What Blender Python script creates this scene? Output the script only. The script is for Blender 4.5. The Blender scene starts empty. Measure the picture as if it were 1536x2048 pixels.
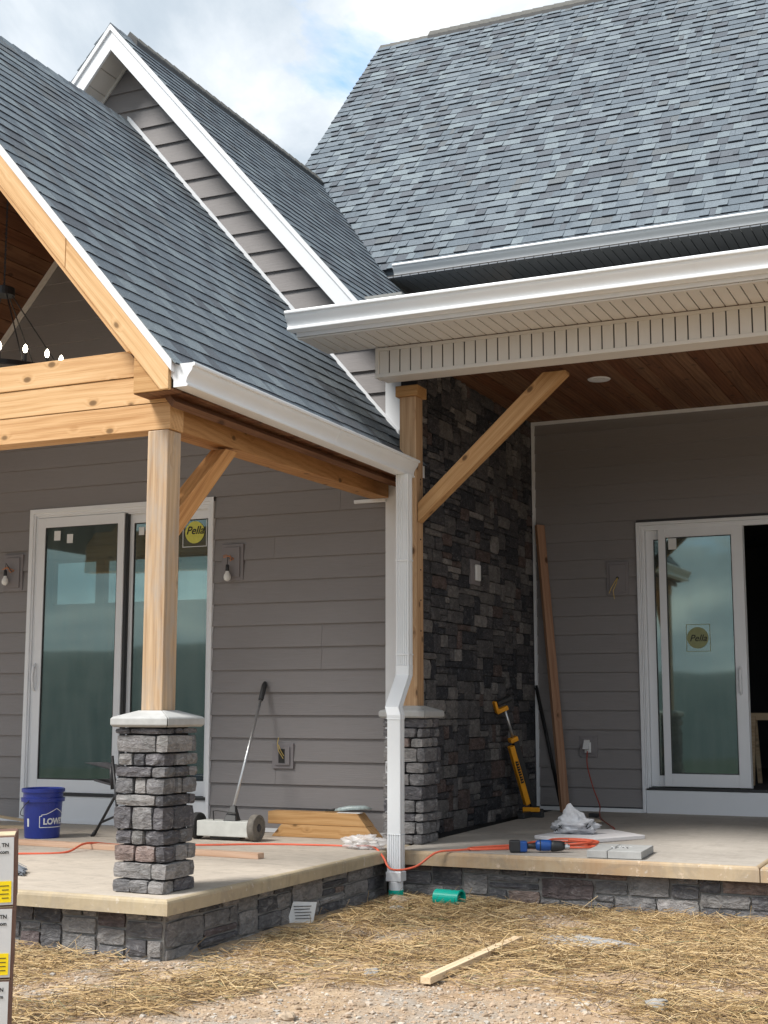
import bpy, math, random
from mathutils import Vector, Matrix, noise
R = math.radians
rnd = random.Random(7)
scene = bpy.context.scene
COL = scene.collection

# ------------------------------------------------------------------ camera, light, world
CAM = Vector((4.42835, -9.76248, 0.97839))
YAW, PITCH, FPX = 0.427557, 0.1422967, 2735.6
fwd = Vector((-math.sin(YAW) * math.cos(PITCH), math.cos(YAW) * math.cos(PITCH), math.sin(PITCH)))
rt = Vector((math.cos(YAW), math.sin(YAW), 0))
up = rt.cross(fwd)
cd = bpy.data.cameras.new('camera'); cam = bpy.data.objects.new('camera', cd); COL.objects.link(cam)
cd.sensor_fit = 'HORIZONTAL'; cd.sensor_width = 24; cd.lens = 24 * FPX / 1536
cd.clip_start = 0.05; cd.clip_end = 3000
cam.matrix_world = Matrix(((rt.x, up.x, -fwd.x, CAM.x), (rt.y, up.y, -fwd.y, CAM.y), (rt.z, up.z, -fwd.z, CAM.z), (0, 0, 0, 1)))
scene.camera = cam

SUN_EL, SUN_AZ = R(52), R(215)        # azimuth clockwise from +Y
sun_dir = Vector((math.sin(SUN_AZ) * math.cos(SUN_EL), math.cos(SUN_AZ) * math.cos(SUN_EL), math.sin(SUN_EL)))
sd = bpy.data.lights.new('sun', 'SUN'); sd.energy = 2.2; sd.angle = R(18); sd.color = (1, .96, .9)
sun = bpy.data.objects.new('sun', sd); COL.objects.link(sun)
sun.rotation_euler = sun_dir.to_track_quat('Z', 'Y').to_euler()

scene.render.engine = 'CYCLES'
scene.view_settings.view_transform = 'Standard'; scene.view_settings.look = 'None'
scene.view_settings.gamma = 1; scene.view_settings.exposure = 1.2
scene.view_settings.use_curve_mapping = False
scene.cycles.max_bounces = 7; scene.cycles.diffuse_bounces = 3; scene.cycles.glossy_bounces = 3
scene.cycles.transparent_max_bounces = 12; scene.cycles.caustics_reflective = False; scene.cycles.caustics_refractive = False
scene.cycles.use_denoising = True


class NG:
    """tiny helper round a node tree"""
    def __init__(s, tree):
        s.t = tree; s.t.nodes.clear()
    def n(s, typ, _p=None, **k):
        nd = s.t.nodes.new(typ)
        for a, b in (_p or {}).items(): setattr(nd, a, b)
        for a, b in k.items():
            key = int(a[1:]) if a[0] == 'i' and a[1:].isdigit() else a.replace('_', ' ')
            sock = nd.inputs[key]
            if isinstance(b, bpy.types.NodeSocket): s.t.links.new(b, sock)
            else: sock.default_value = b
        return nd
    def math(s, op, a, b=0.0, clamp=False):
        return s.n('ShaderNodeMath', {'operation': op, 'use_clamp': clamp}, i0=a, i1=b).outputs[0]
    def ramp(s, fac, stops, interp='LINEAR'):
        r = s.n('ShaderNodeValToRGB', Fac=fac); cr = r.color_ramp; cr.interpolation = interp
        while len(cr.elements) < len(stops): cr.elements.new(.5)
        for e, (p, c) in zip(cr.elements, stops):
            e.position = p; e.color = (c, c, c, 1) if isinstance(c, (int, float)) else (*c, 1)
        return r.outputs[0]
    def noise(s, vec, scale, detail=3, rough=.55, dist=0.0, out=0):
        return s.n('ShaderNodeTexNoise', Vector=vec, Scale=scale, Detail=detail, Roughness=rough, Distortion=dist).outputs[out]
    def mix(s, fac, a, b, mode='MIX'):
        nd = s.n('ShaderNodeMix', {'data_type': 'RGBA', 'blend_type': mode})
        for i, v in ((0, fac), (6, a), (7, b)):
            if isinstance(v, bpy.types.NodeSocket): s.t.links.new(v, nd.inputs[i])
            else: nd.inputs[i].default_value = v if i == 0 else ((*v, 1) if len(v) == 3 else v)
        return nd.outputs[2]
    def map(s, vec, scale=(1, 1, 1), loc=(0, 0, 0), rot=(0, 0, 0)):
        return s.n('ShaderNodeMapping', Vector=vec, Scale=scale, Location=loc, Rotation=rot).outputs[0]


w = bpy.data.worlds.new('World'); scene.world = w; w.use_nodes = True
g = NG(w.node_tree)
sky = g.n('ShaderNodeTexSky', {'sky_type': 'NISHITA', 'sun_disc': False, 'sun_elevation': SUN_EL, 'sun_rotation': SUN_AZ, 'air_density': 1.0, 'dust_density': 1.5})
tc = g.n('ShaderNodeTexCoord').outputs['Generated']
sep = g.n('ShaderNodeSeparateXYZ', Vector=tc)
zz = g.math('ADD', g.math('MAXIMUM', sep.outputs[2], 0.0), .22)
pv = g.n('ShaderNodeCombineXYZ', X=g.math('DIVIDE', sep.outputs[0], zz), Y=g.math('DIVIDE', sep.outputs[1], zz), Z=0.0).outputs[0]
pv = g.map(pv, loc=(3.3, 1.2, 0))
c1 = g.noise(pv, 1.5, 9, .56, .3)
c2 = g.noise(g.map(pv, loc=(5, 3, 1)), 1.35, 8, .58, .4)
cover = g.ramp(c1, [(.335, 0.0), (.395, 1.0)])
shade = g.ramp(c2, [(.36, (2.2, 2.65, 3.1)), (.46, (2.9, 3.3, 3.7)), (.53, (3.9, 4.2, 4.5)), (.60, (5.2, 5.35, 5.4))])
blue = g.mix(.55, sky.outputs[0], (1.9, 3.8, 7.0))
skyc = g.mix(cover, blue, shade)
bg = g.n('ShaderNodeBackground', Color=skyc, Strength=.1)
g.t.links.new(bg.outputs[0], g.n('ShaderNodeOutputWorld').inputs[0])


# ------------------------------------------------------------------ materials
def newmat(name):
    m = bpy.data.materials.new(name); m.use_nodes = True
    return m, NG(m.node_tree)

def finish(g, color, rough=.6, bump=None, bstr=.3, bdist=.01, metal=0.0, spec=.5, **k):
    kw = {}
    if bump is not None:
        kw['Normal'] = g.n('ShaderNodeBump', Strength=bstr, Distance=bdist, Height=bump).outputs[0]
    p = g.n('ShaderNodeBsdfPrincipled', Base_Color=color if isinstance(color, bpy.types.NodeSocket) else (*color, 1), Roughness=rough, Metallic=metal, **kw, **k)
    p.inputs['Specular IOR Level'].default_value = spec
    g.t.links.new(p.outputs[0], g.n('ShaderNodeOutputMaterial').inputs[0])
    return p

def objrand(g):
    """one random number per object, or per piece of a joined part"""
    a = g.n('ShaderNodeAttribute', {'attribute_name': 'rnd'}).outputs['Fac']
    o = g.n('ShaderNodeObjectInfo').outputs['Random']
    return g.math('FRACT', g.math('ADD', a, o))

def plain(name, col, rough=.5, metal=0.0, var=.06, scale=30, bstr=.05, spec=.5, **k):
    m, g = newmat(name)
    o = g.n('ShaderNodeNewGeometry').outputs['Position']
    f = g.noise(o, scale, 4)
    c = g.mix(f, tuple(max(0, x * (1 - var * 2)) for x in col), tuple(min(1, x * (1 + var * 2)) for x in col))
    finish(g, c, rough, g.noise(o, scale * 4, 3), bstr, .003, metal, spec, **k)
    return m

def wood(name, light, mid, dark, rot=(0, 0, 0), rough=.62, knots=1.0, weather=None, grain=1.0, tintamt=.35):
    m, g = newmat(name)
    r = objrand(g)
    oc = g.n('ShaderNodeTexCoord').outputs['Object']
    off = g.n('ShaderNodeCombineXYZ', X=g.math('MULTIPLY', r, 37.0), Y=g.math('MULTIPLY', r, 11.0), Z=g.math('MULTIPLY', r, 23.0)).outputs[0]
    v = g.n('ShaderNodeVectorMath', {'operation': 'ADD'}, i0=g.map(oc, rot=rot), i1=off).outputs[0]
    # knots: nearest of some scattered points
    d = g.n('ShaderNodeTexVoronoi', {'feature': 'F1'}, Vector=g.map(v, scale=(.62, 1, 1)), Scale=7.5, Randomness=1.0).outputs['Distance']
    pull = g.ramp(d, [(0, 1.0), (.34, 0.0)], 'EASE')
    wob = g.noise(g.map(v, scale=(.55, 2.5, 2.5)), 1.6, 2)
    sep = g.n('ShaderNodeSeparateXYZ', Vector=v)
    ring = g.math('ADD', g.math('MULTIPLY', sep.outputs[1], 1.0), g.math('MULTIPLY', sep.outputs[2], .83))
    ph = g.math('ADD', g.math('ADD', g.math('MULTIPLY', ring, 26.0 * grain), g.math('MULTIPLY', wob, 3.2)), g.math('MULTIPLY', pull, 1.4 * knots))
    gr = g.math('ABSOLUTE', g.math('SUBTRACT', g.math('FRACT', ph), .5))
    fine = g.noise(g.map(v, scale=(1.0, 70, 70)), 2.2, 4, .7)
    f = g.math('ADD', g.math('MULTIPLY', gr, .38), g.math('MULTIPLY', g.math('SUBTRACT', fine, .5), .8))
    f = g.math('ADD', f, g.math('MULTIPLY', g.noise(g.map(v, scale=(.6, 5, 5)), 1.5, 3), .62))
    c = g.ramp(f, [(.16, dark), (.4, mid), (.66, light)])
    tint = g.mix(g.math('MULTIPLY', r, tintamt, True), c, (.72, .5, .38), 'MULTIPLY')
    kn = g.ramp(d, [(0, 1.0), (.10, .85), (.15, 0.0)])
    kn = g.math('MULTIPLY', kn, knots, True)
    kcol = tuple(x * .35 for x in dark)
    c = g.mix(g.ramp(d, [(.12, .45 * knots), (.24, 0.0)]), tint, dark)
    c = g.mix(kn, c, kcol)
    if weather:
        wf = g.ramp(g.noise(g.map(v, scale=(1.2, 6, 6)), 2.2, 6, .7), [(.42, 0.0), (.62, .8)])
        c = g.mix(wf, c, weather)
    finish(g, c, rough, g.math('ADD', fine, g.math('MULTIPLY', gr, .4)), .25, .004, spec=.3)
    return m

def stone(name, stops, dust_or_haze=(.42, .42, .43), dustamt=.55, scale=9, mort=False):
    m, g = newmat(name)
    r = objrand(g)
    pos = g.n('ShaderNodeNewGeometry').outputs['Position']
    off = g.n('ShaderNodeCombineXYZ', X=g.math('MULTIPLY', r, 9.0), Y=0.0, Z=g.math('MULTIPLY', r, 5.0)).outputs[0]
    v = g.n('ShaderNodeVectorMath', {'operation': 'ADD'}, i0=pos, i1=off).outputs[0]
    base = g.ramp(r, stops, 'CONSTANT')
    n1 = g.noise(v, scale, 6, .62, .6)
    n2 = g.noise(g.map(v, scale=(1, 1, 2.2)), scale * 1.9, 5, .62, 1.4)
    n3 = g.noise(v, scale * 14, 3, .6)
    c = g.mix(g.ramp(n1, [(.35, 0.0), (.65, 1.0)]), base, (1.55, 1.5, 1.5), 'MULTIPLY')
    c = g.mix(g.ramp(n2, [(.38, .6), (.56, 0.0)]), c, (.5, .5, .53), 'MULTIPLY')
    c = g.mix(g.math('MULTIPLY', g.ramp(n2, [(.55, 0.0), (.72, 1.0)]), dustamt), c, dust_or_haze)
    c = g.mix(.2, c, g.ramp(n3, [(.3, .35), (.7, 1.0)]), 'MULTIPLY')
    h = g.math('ADD', g.math('ADD', g.math('MULTIPLY', n1, 1.0), g.math('MULTIPLY', n2, .9)), g.math('MULTIPLY', n3, .06))
    finish(g, c, .82, h, .8, .022, spec=.25)
    return m

M = {}
STK = [(0, (.1, .1, .108)), (.2, (.145, .145, .15)), (.42, (.19, .188, .188)), (.6, (.115, .112, .12)), (.72, (.24, .235, .23)), (.88, (.21, .165, .15)), (.93, (.16, .16, .163))]
M['stone_pillar'] = stone('stacked_stone', STK)
M['stone_wall'] = stone('wall_stone', [(0, (.035, .038, .045)), (.22, (.085, .085, .088)), (.45, (.055, .056, .062)), (.62, (.135, .132, .13)), (.8, (.09, .07, .066)), (.87, (.07, .07, .075)), (.94, (.19, .185, .18))], (.3, .29, .29), .4)
M['stone_base'] = stone('foundation_stone', [(0, (.105, .106, .113)), (.2, (.17, .169, .17)), (.42, (.135, .135, .14)), (.58, (.23, .225, .22)), (.76, (.2, .158, .138)), (.83, (.12, .1, .1)), (.9, (.29, .283, .275))], (.42, .41, .4), .5, 7)
M['mortar'] = plain('mortar_grey', (.27, .262, .25), .9, var=.15, scale=14, bstr=.4)
M['mortar_dark'] = plain('mortar_dark', (.035, .034, .036), .95, var=.2, scale=20, bstr=.3)
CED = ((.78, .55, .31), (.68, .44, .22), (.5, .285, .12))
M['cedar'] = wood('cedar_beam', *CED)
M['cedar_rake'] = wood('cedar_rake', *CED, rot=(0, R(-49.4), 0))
M['cedar_y_shaded'] = wood('cedar_beam_side_shaded', (.52, .30, .13), (.42, .225, .09), (.3, .15, .055), rot=(0, 0, R(-90)))  # darker copy of the beam cedar, eave shade partly put into it
M['cedar_z'] = wood('cedar_post', (.66, .52, .36), (.53, .39, .25), (.33, .215, .125), rot=(0, R(90), 0), weather=(.40, .34, .285), knots=1.0)
M['cedar_zr'] = wood('cedar_post_fresh', (.6, .43, .27), (.48, .31, .175), (.32, .18, .09), rot=(0, R(90), 0))
M['cedar_brace_x'] = wood('cedar_brace', (.56, .36, .18), (.46, .27, .12), (.32, .165, .065), rot=(0, R(44), 0))
M['cedar_brace_y'] = wood('cedar_brace_side', (.66, .37, .16), (.54, .27, .1), (.38, .17, .06), rot=(R(-44), 0, R(-90)))
M['cedar_block'] = wood('cedar_offcut', (.64, .41, .2), (.54, .32, .135), (.38, .2, .075))
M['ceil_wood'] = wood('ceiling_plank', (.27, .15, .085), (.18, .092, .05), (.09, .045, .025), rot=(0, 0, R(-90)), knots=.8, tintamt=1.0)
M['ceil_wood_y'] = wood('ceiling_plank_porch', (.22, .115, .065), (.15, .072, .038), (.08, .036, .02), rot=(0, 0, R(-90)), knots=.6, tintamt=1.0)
M['pine'] = wood('pine_lumber', (.78, .66, .47), (.7, .55, .37), (.56, .4, .24), knots=.5)
M['pine_pink'] = wood('pine_lumber_pinkish', (.68, .5, .38), (.6, .41, .29), (.48, .3, .2), knots=.5)
M['pine_lean'] = wood('leaning_board', (.42, .26, .17), (.33, .19, .12), (.22, .12, .07), rot=(0, R(90), 0), knots=1.0)
M['white'] = plain('white_trim', (.78, .80, .83), .42, var=.015, scale=6, bstr=.02)
M['gutter'] = plain('gutter_white', (.8, .825, .85), .3, var=.02, scale=4, bstr=.02)
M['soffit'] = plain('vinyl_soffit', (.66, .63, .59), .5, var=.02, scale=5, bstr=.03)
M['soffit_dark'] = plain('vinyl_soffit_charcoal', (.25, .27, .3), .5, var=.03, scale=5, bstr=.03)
M['groove'] = plain('soffit_groove_shadow_gap', (.06, .055, .05), .9)
M['black'] = plain('black_metal', (.02, .02, .022), .45, var=.1)
M['black_plastic'] = plain('black_plastic', (.025, .026, .028), .5, var=.1)
M['grey_plastic'] = plain('dark_grey_fabric', (.05, .05, .055), .85, var=.2, scale=60)
M['steel'] = plain('galvanised_steel', (.55, .56, .57), .35, metal=.85, var=.08, scale=40)
M['dull_white'] = plain('scuffed_white_metal', (.55, .56, .53), .55, var=.12, scale=12, bstr=.1)
M['rubber'] = plain('grey_rubber', (.16, .145, .125), .85, var=.25, scale=30, bstr=.2)
M['rubber_dark'] = plain('dark_rubber', (.03, .03, .03), .85, var=.2)
M['yellow'] = plain('safety_yellow', (.78, .33, .015), .45, var=.08)
M['yellow_label'] = plain('yellow_label', (.9, .68, .0), .55, var=.03)
M['blue'] = plain('blue_plastic', (.016, .035, .26), .33, var=.08, scale=10)
M['tool_blue'] = plain('tool_blue', (.012, .075, .3), .4, var=.08)
M['orange_cord'] = plain('orange_cord', (.72, .13, .065), .5, var=.08)
M['red_cord'] = plain('rusty_red_cord', (.33, .05, .03), .5, var=.08)
M['green_pipe'] = plain('green_sewer_pipe', (.0, .48, .36), .35, var=.05, scale=8)
M['carton'] = plain('printed_carton', (.56, .57, .58), .7, var=.04, scale=14)
M['carton_side'] = plain('brown_cardboard', (.15, .08, .06), .85, var=.15, scale=20)
M['carton_top'] = plain('cardboard_top', (.55, .45, .3), .85, var=.15, scale=20)
M['ink'] = plain('black_ink', (.02, .02, .02), .7)
M['paper'] = plain('white_paper', (.75, .76, .76), .8, var=.04)
M['taupe'] = plain('block_taupe', (.22, .205, .213), .6, var=.03, scale=10)
M['cloth'] = plain('grey_cloth', (.56, .57, .6), .85, var=.08, scale=22, bstr=.3)
M['foam'] = plain('white_foam_board', (.75, .73, .74), .8, var=.05, scale=20)
M['slab_cap'] = plain('cast_concrete_cap', (.4, .405, .4), .85, var=.12, scale=16, bstr=.3)
M['cap_left'] = plain('cast_concrete_cap_weathered', (.42, .425, .42), .85, var=.16, scale=11, bstr=.35)
M['bulb'] = plain('frosted_bulb', (.8, .8, .78), .25)
M['wire'] = plain('yellow_wire', (.6, .45, .15), .5)
M['copper'] = plain('copper_wire', (.5, .2, .08), .5)
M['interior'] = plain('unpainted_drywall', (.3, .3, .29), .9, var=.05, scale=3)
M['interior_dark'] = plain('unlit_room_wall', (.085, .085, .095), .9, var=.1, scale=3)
M['sticker_dimmed'] = plain('dimmed_round_sticker', (.27, .29, .14), .6)  # dimmed colour stands for a sticker seen through tinted glass
M['sticker'] = plain('yellow_round_sticker', (.62, .6, .1), .5)
M['cement'] = plain('spilled_cement', (.36, .36, .36), .95, var=.2, scale=25, bstr=.6)
M['rock'] = plain('limestone', (.3, .29, .275), .9, var=.25, scale=22, bstr=.6)
M['rock_tan'] = plain('tan_rock', (.42, .33, .24), .9, var=.25, scale=22, bstr=.5)
M['tubewhite'] = plain('plastic_tube', (.35, .42, .42), .3, var=.3, scale=60)

def glow(name, col, s):
    m, g = newmat(name)
    finish(g, (.9, .85, .7), .4, Emission_Color=(*col, 1), Emission_Strength=s)
    return m
M['lit'] = glow('lit_candle_bulb', (1, .93, .72), 9)

def glassmat(name, base, tint, refl=(.80, 1, .93)):
    m, g = newmat(name)
    lw = g.n('ShaderNodeFresnel', IOR=1.5).outputs[0]
    fac = g.math('ADD', g.math('MULTIPLY', lw, 1.0), base, True)
    pos = g.n('ShaderNodeNewGeometry').outputs['Position']
    b = g.n('ShaderNodeBump', Strength=.06, Distance=.02, Height=g.noise(pos, 1.3, 1)).outputs[0]
    gl = g.n('ShaderNodeBsdfGlossy', Color=(*refl, 1), Roughness=.03, Normal=b)
    tr = g.n('ShaderNodeBsdfTransparent', Color=(*tint, 1))
    mx0 = g.n('ShaderNodeMixShader', i0=fac, i1=tr.outputs[0], i2=gl.outputs[0])
    dust_or_haze = g.ramp(g.noise(g.map(pos, scale=(7, 7, 1.2)), 1.5, 5, .6), [(.35, .05), (.7, .17)])  # pale streaky haze of the reflections, put in as diffuse colour
    mx = g.n('ShaderNodeMixShader', i0=dust_or_haze, i1=mx0.outputs[0], i2=g.n('ShaderNodeBsdfDiffuse', Color=(.42, .5, .48, 1)).outputs[0])
    g.t.links.new(mx.outputs[0], g.n('ShaderNodeOutputMaterial').inputs[0])
    return m
M['glass'] = glassmat('low_e_door_glass', .17, (.34, .46, .46), (.76, .92, .82))
M['bristle'] = plain('grey_bristles', (.2, .22, .25), .7)

# thin clear plastic of the bag
m, g_ = newmat('clear_plastic_bag')
p = finish(g_, (.85, .83, .82), .25)
p.inputs['Alpha'].default_value = .5
M['bag'] = m

# lap siding: faint pressed wood grain along X
m, g = newmat('siding_taupe')
r = objrand(g); pos = g.n('ShaderNodeNewGeometry').outputs['Position']
sh = g.n('ShaderNodeVectorMath', {'operation': 'ADD'}, i0=pos, i1=g.n('ShaderNodeCombineXYZ', X=g.math('MULTIPLY', r, 31.0), Y=0.0, Z=g.math('MULTIPLY', r, 3.0)).outputs[0]).outputs[0]
gn = g.noise(g.map(sh, scale=(2.5, 1, 60)), 2.2, 5, .7, .8)
gm = g.noise(g.map(sh, scale=(.7, 1, 4)), 1.2, 4)
c = g.mix(gn, (.215, .202, .202), (.283, .267, .267))
c = g.mix(g.math('MULTIPLY', g.math('SUBTRACT', gm, .4), .6, True), c, (.30, .283, .283))
c = g.mix(g.math('MULTIPLY', r, .12), c, (.15, .142, .145))
finish(g, c, .55, gn, .6, .004, spec=.35)
M['siding'] = m

# asphalt shingle
def shingle_mat(name, k=1.0):
    m, g = newmat(name)
    r = objrand(g); pos = g.n('ShaderNodeNewGeometry').outputs['Position']
    base = g.ramp(r, [(0, (.14, .17, .2)), (.26, (.165, .197, .228)), (.5, (.19, .225, .257)), (.66, (.13, .147, .17)), (.76, (.222, .264, .292)), (.86, (.112, .127, .149)), (.92, (.152, .168, .182)), (.96, (.195, .235, .265))], 'CONSTANT')
    gr = g.noise(pos, 230, 2, .8)
    gr2 = g.noise(pos, 60, 3, .7)
    c = g.mix(g.ramp(gr, [(.35, 0.0), (.65, 1.0)]), (.5, .5, .51), (1.5, 1.5, 1.49))
    c = g.mix(1.0, base, c, 'MULTIPLY')
    c = g.mix(g.math('MULTIPLY', g.ramp(gr2, [(.5, 0.0), (.75, 1.0)]), .35), c, (.07, .075, .085))
    big = g.noise(pos, .9, 3)
    c = g.mix(g.math('MULTIPLY', big, .25), c, (.1 * k, .11 * k, .12 * k))
    finish(g, c, .9, gr, .5, .004, spec=.25)
    return m
M['shingle'] = shingle_mat('asphalt_shingle'); M['cut_edge'] = plain('shingle_cut_edge', (.028, .033, .043), .9)
M['ridge_shingle'] = plain('ridge_cap_shingle', (.12, .118, .11), .9, var=.25, scale=40, bstr=.3)

# concrete
def concrete(name, a, b, stain, sa=.5, blot=None):
    m, g = newmat(name)
    pos = g.n('ShaderNodeNewGeometry').outputs['Position']
    n1 = g.noise(pos, 1.3, 6, .6); n2 = g.noise(pos, 12, 6, .65); n3 = g.noise(pos, 120, 3, .6)
    c = g.mix(g.ramp(n2, [(.3, 0.0), (.7, 1.0)]), a, b)
    c = g.mix(g.math('MULTIPLY', g.ramp(n1, [(.42, 0.0), (.62, 1.0)]), sa), c, stain)
    br = g.noise(g.map(pos, scale=(40, 3, 3), rot=(0, 0, .15)), 1.0, 3)
    c = g.mix(g.math('MULTIPLY', br, .18), c, (.75, .72, .68))
    sc_ = g.noise(g.map(pos, scale=(1, 2.2, 1), rot=(0, 0, .6)), 3.5, 8, .72, 1.5)
    c = g.mix(g.ramp(sc_, [(.5, 0.0), (.6, .28)]), c, (.24, .21, .18))
    c = g.mix(g.ramp(g.noise(pos, 26, 3, .5), [(.66, 0.0), (.72, .5)]), c, (.62, .57, .5))
    if blot:
        sp = g.noise(pos, 9, 5, .7, .5)
        c = g.mix(g.ramp(sp, [(.62, 0.0), (.68, .8)]), c, blot)
    finish(g, c, .85, g.math('ADD', n2, g.math('MULTIPLY', n3, .4)), .25, .006, spec=.25)
    return m
M['slab_top'] = concrete('porch_concrete', (.45, .39, .32), (.53, .465, .39), (.38, .335, .28), .5)
M['slab_top_r'] = concrete('porch_concrete_recess', (.40, .365, .32), (.46, .42, .375), (.33, .3, .265), .5)
M['slab_edge'] = concrete('slab_edge_left', (.41, .33, .205), (.49, .4, .26), (.34, .26, .16), .5)
M['slab_edge_r'] = concrete('slab_edge_right', (.42, .31, .185), (.5, .39, .25), (.4, .24, .115), .85, (.68, .55, .42))

# dirt
m, g = newmat('dirt_ground')
pos = g.n('ShaderNodeNewGeometry').outputs['Position']
n1 = g.noise(pos, .8, 5, .6, .4); n2 = g.noise(pos, 6, 7, .65); n3 = g.noise(pos, 45, 5, .7)
c = g.ramp(n2, [(.25, (.3, .215, .14)), (.45, (.48, .35, .23)), (.62, (.61, .465, .32)), (.8, (.7, .56, .42))])
c = g.mix(g.ramp(n1, [(.45, 0.0), (.62, .7)]), c, (.52, .36, .23))
c = g.mix(g.ramp(g.noise(g.map(pos, loc=(4, 9, 0)), 1.7, 5, .6), [(.52, 0.0), (.66, .65)]), c, (.42, .4, .37))
c = g.mix(.55, c, g.ramp(n3, [(.3, .4), (.5, .9), (.7, 1.0)]), 'MULTIPLY')
ys = g.n('ShaderNodeSeparateXYZ', Vector=pos).outputs[1]
far = g.math('DIVIDE', g.math('SUBTRACT', -11.0, ys), 5.0, True)
c = g.mix(far, c, g.ramp(n1, [(.3, (.03, .045, .035)), (.7, (.055, .07, .05))]))
finish(g, c, .95, g.math('ADD', n3, g.math('MULTIPLY', n2, 1.3)), .8, .02, spec=.15)
M['dirt'] = m
m, g = newmat('straw')
ri = g.n('ShaderNodeNewGeometry').outputs['Random Per Island']
c = g.ramp(ri, [(0, (.055, .032, .014)), (.3, (.19, .115, .05)), (.55, (.35, .225, .095)), (.8, (.52, .36, .17)), (.95, (.66, .5, .28)), (.975, (.12, .12, .05)), (1, (.19, .18, .08))])
finish(g, c, .6, spec=.35)
M['straw'] = m
m, g = newmat('pale_straw')
ri = g.n('ShaderNodeNewGeometry').outputs['Random Per Island']
finish(g, g.ramp(ri, [(0, (.36, .24, .11)), (.5, (.58, .42, .21)), (1, (.76, .6, .36))]), .6, spec=.35)
M['straw_top'] = m
m, g = newmat('gravel')
ri = g.n('ShaderNodeNewGeometry').outputs['Random Per Island']
pos = g.n('ShaderNodeNewGeometry').outputs['Position']
c = g.ramp(ri, [(0, (.3, .22, .15)), (.3, (.46, .34, .24)), (.65, (.56, .43, .31)), (.9, (.45, .42, .38)), (1, (.66, .58, .48))])
finish(g, g.mix(.4, c, g.ramp(g.noise(pos, 80, 4), [(.3, .5), (.7, 1.0)]), 'MULTIPLY'), .9, g.noise(pos, 90, 3), .4, .004)
M['gravel'] = m
m, g = newmat('wooded_hill_hazed')
pos = g.n('ShaderNodeNewGeometry').outputs['Position']
c = g.ramp(g.noise(pos, .12, 6, .7), [(.3, (.045, .07, .08)), (.7, (.09, .115, .12))])  # pale bluish tone: distance haze put into the hill colour
finish(g, c, .95)
M['hill'] = m


# ------------------------------------------------------------------ mesh builder
class MB:
    def __init__(s):
        s.v = []; s.f = []; s.mi = []; s.mats = []; s.col = []; s.smooth = False
    def m(s, mat):
        mat = M[mat] if isinstance(mat, str) else mat
        if mat not in s.mats: s.mats.append(mat)
        return s.mats.index(mat)
    def add(s, vs, fs, mat=None, rv=0.0):
        b = len(s.v); s.v += [Vector(v) for v in vs]
        k = s.m(mat) if mat else 0
        for f in fs: s.f.append([b + i for i in f]); s.mi.append(k); s.col.append(rv)
        return s
    def box(s, x0, x1, y0, y1, z0, z1, mat=None, rv=0.0, T=None):
        vs = [Vector((x, y, z)) for z in (z0, z1) for y in (y0, y1) for x in (x0, x1)]
        if T: vs = [T @ v for v in vs]
        return s.add(vs, [(0, 2, 3, 1), (4, 5, 7, 6), (0, 1, 5, 4), (2, 6, 7, 3), (0, 4, 6, 2), (1, 3, 7, 5)], mat, rv)
    def prism(s, poly, d, mat=None, T=None, rv=0.0):
        """poly: list of 3D points in a plane; d: extrusion vector"""
        d = Vector(d); n = len(poly); vs = [Vector(p) for p in poly] + [Vector(p) + d for p in poly]
        if T: vs = [T @ v for v in vs]
        fs = [tuple(range(n))[::-1], tuple(range(n, 2 * n))] + [(i, (i + 1) % n, n + (i + 1) % n, n + i) for i in range(n)]
        return s.add(vs, fs, mat, rv)
    def tube(s, pts, r, n=8, mat=None, caps=True, squash=1.0):
        pts = [Vector(p) for p in pts]; rs = r if isinstance(r, (list, tuple)) else [r] * len(pts)
        vs = []; fs = []; prev = None
        for i, p in enumerate(pts):
            t = (pts[min(i + 1, len(pts) - 1)] - pts[max(i - 1, 0)])
            t = t.normalized() if t.length > 1e-9 else Vector((0, 0, 1))
            if prev is None:
                a = t.orthogonal().normalized()
            else:
                a = (prev - t * prev.dot(t)); a = a.normalized() if a.length > 1e-6 else t.orthogonal().normalized()
            prev = a; b = t.cross(a)
            for k in range(n):
                an = 2 * math.pi * k / n
                vs.append(p + (a * math.cos(an) + b * math.sin(an) * squash) * rs[i])
        for i in range(len(pts) - 1):
            for k in range(n):
                fs.append((i * n + k, i * n + (k + 1) % n, (i + 1) * n + (k + 1) % n, (i + 1) * n + k))
        if caps: fs += [tuple(range(n))[::-1], tuple(range((len(pts) - 1) * n, len(pts) * n))]
        return s.add(vs, fs, mat)
    def lathe(s, prof, n=24, mat=None, T=None, c=(0, 0, 0)):
        c = Vector(c); vs = []; fs = []
        for r_, z in prof:
            for k in range(n):
                a = 2 * math.pi * k / n
                v = Vector((r_ * math.cos(a), r_ * math.sin(a), z))
                vs.append((T @ v if T else v) + c)
        for i in range(len(prof) - 1):
            for k in range(n): fs.append((i * n + k, i * n + (k + 1) % n, (i + 1) * n + (k + 1) % n, (i + 1) * n + k))
        return s.add(vs, fs, mat)

def props(o, label=None, cat=None, group=None, kind=None):
    if label: o['label'] = label
    if cat: o['category'] = cat
    if group: o['group'] = group
    if kind: o['kind'] = kind
    return o

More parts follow.
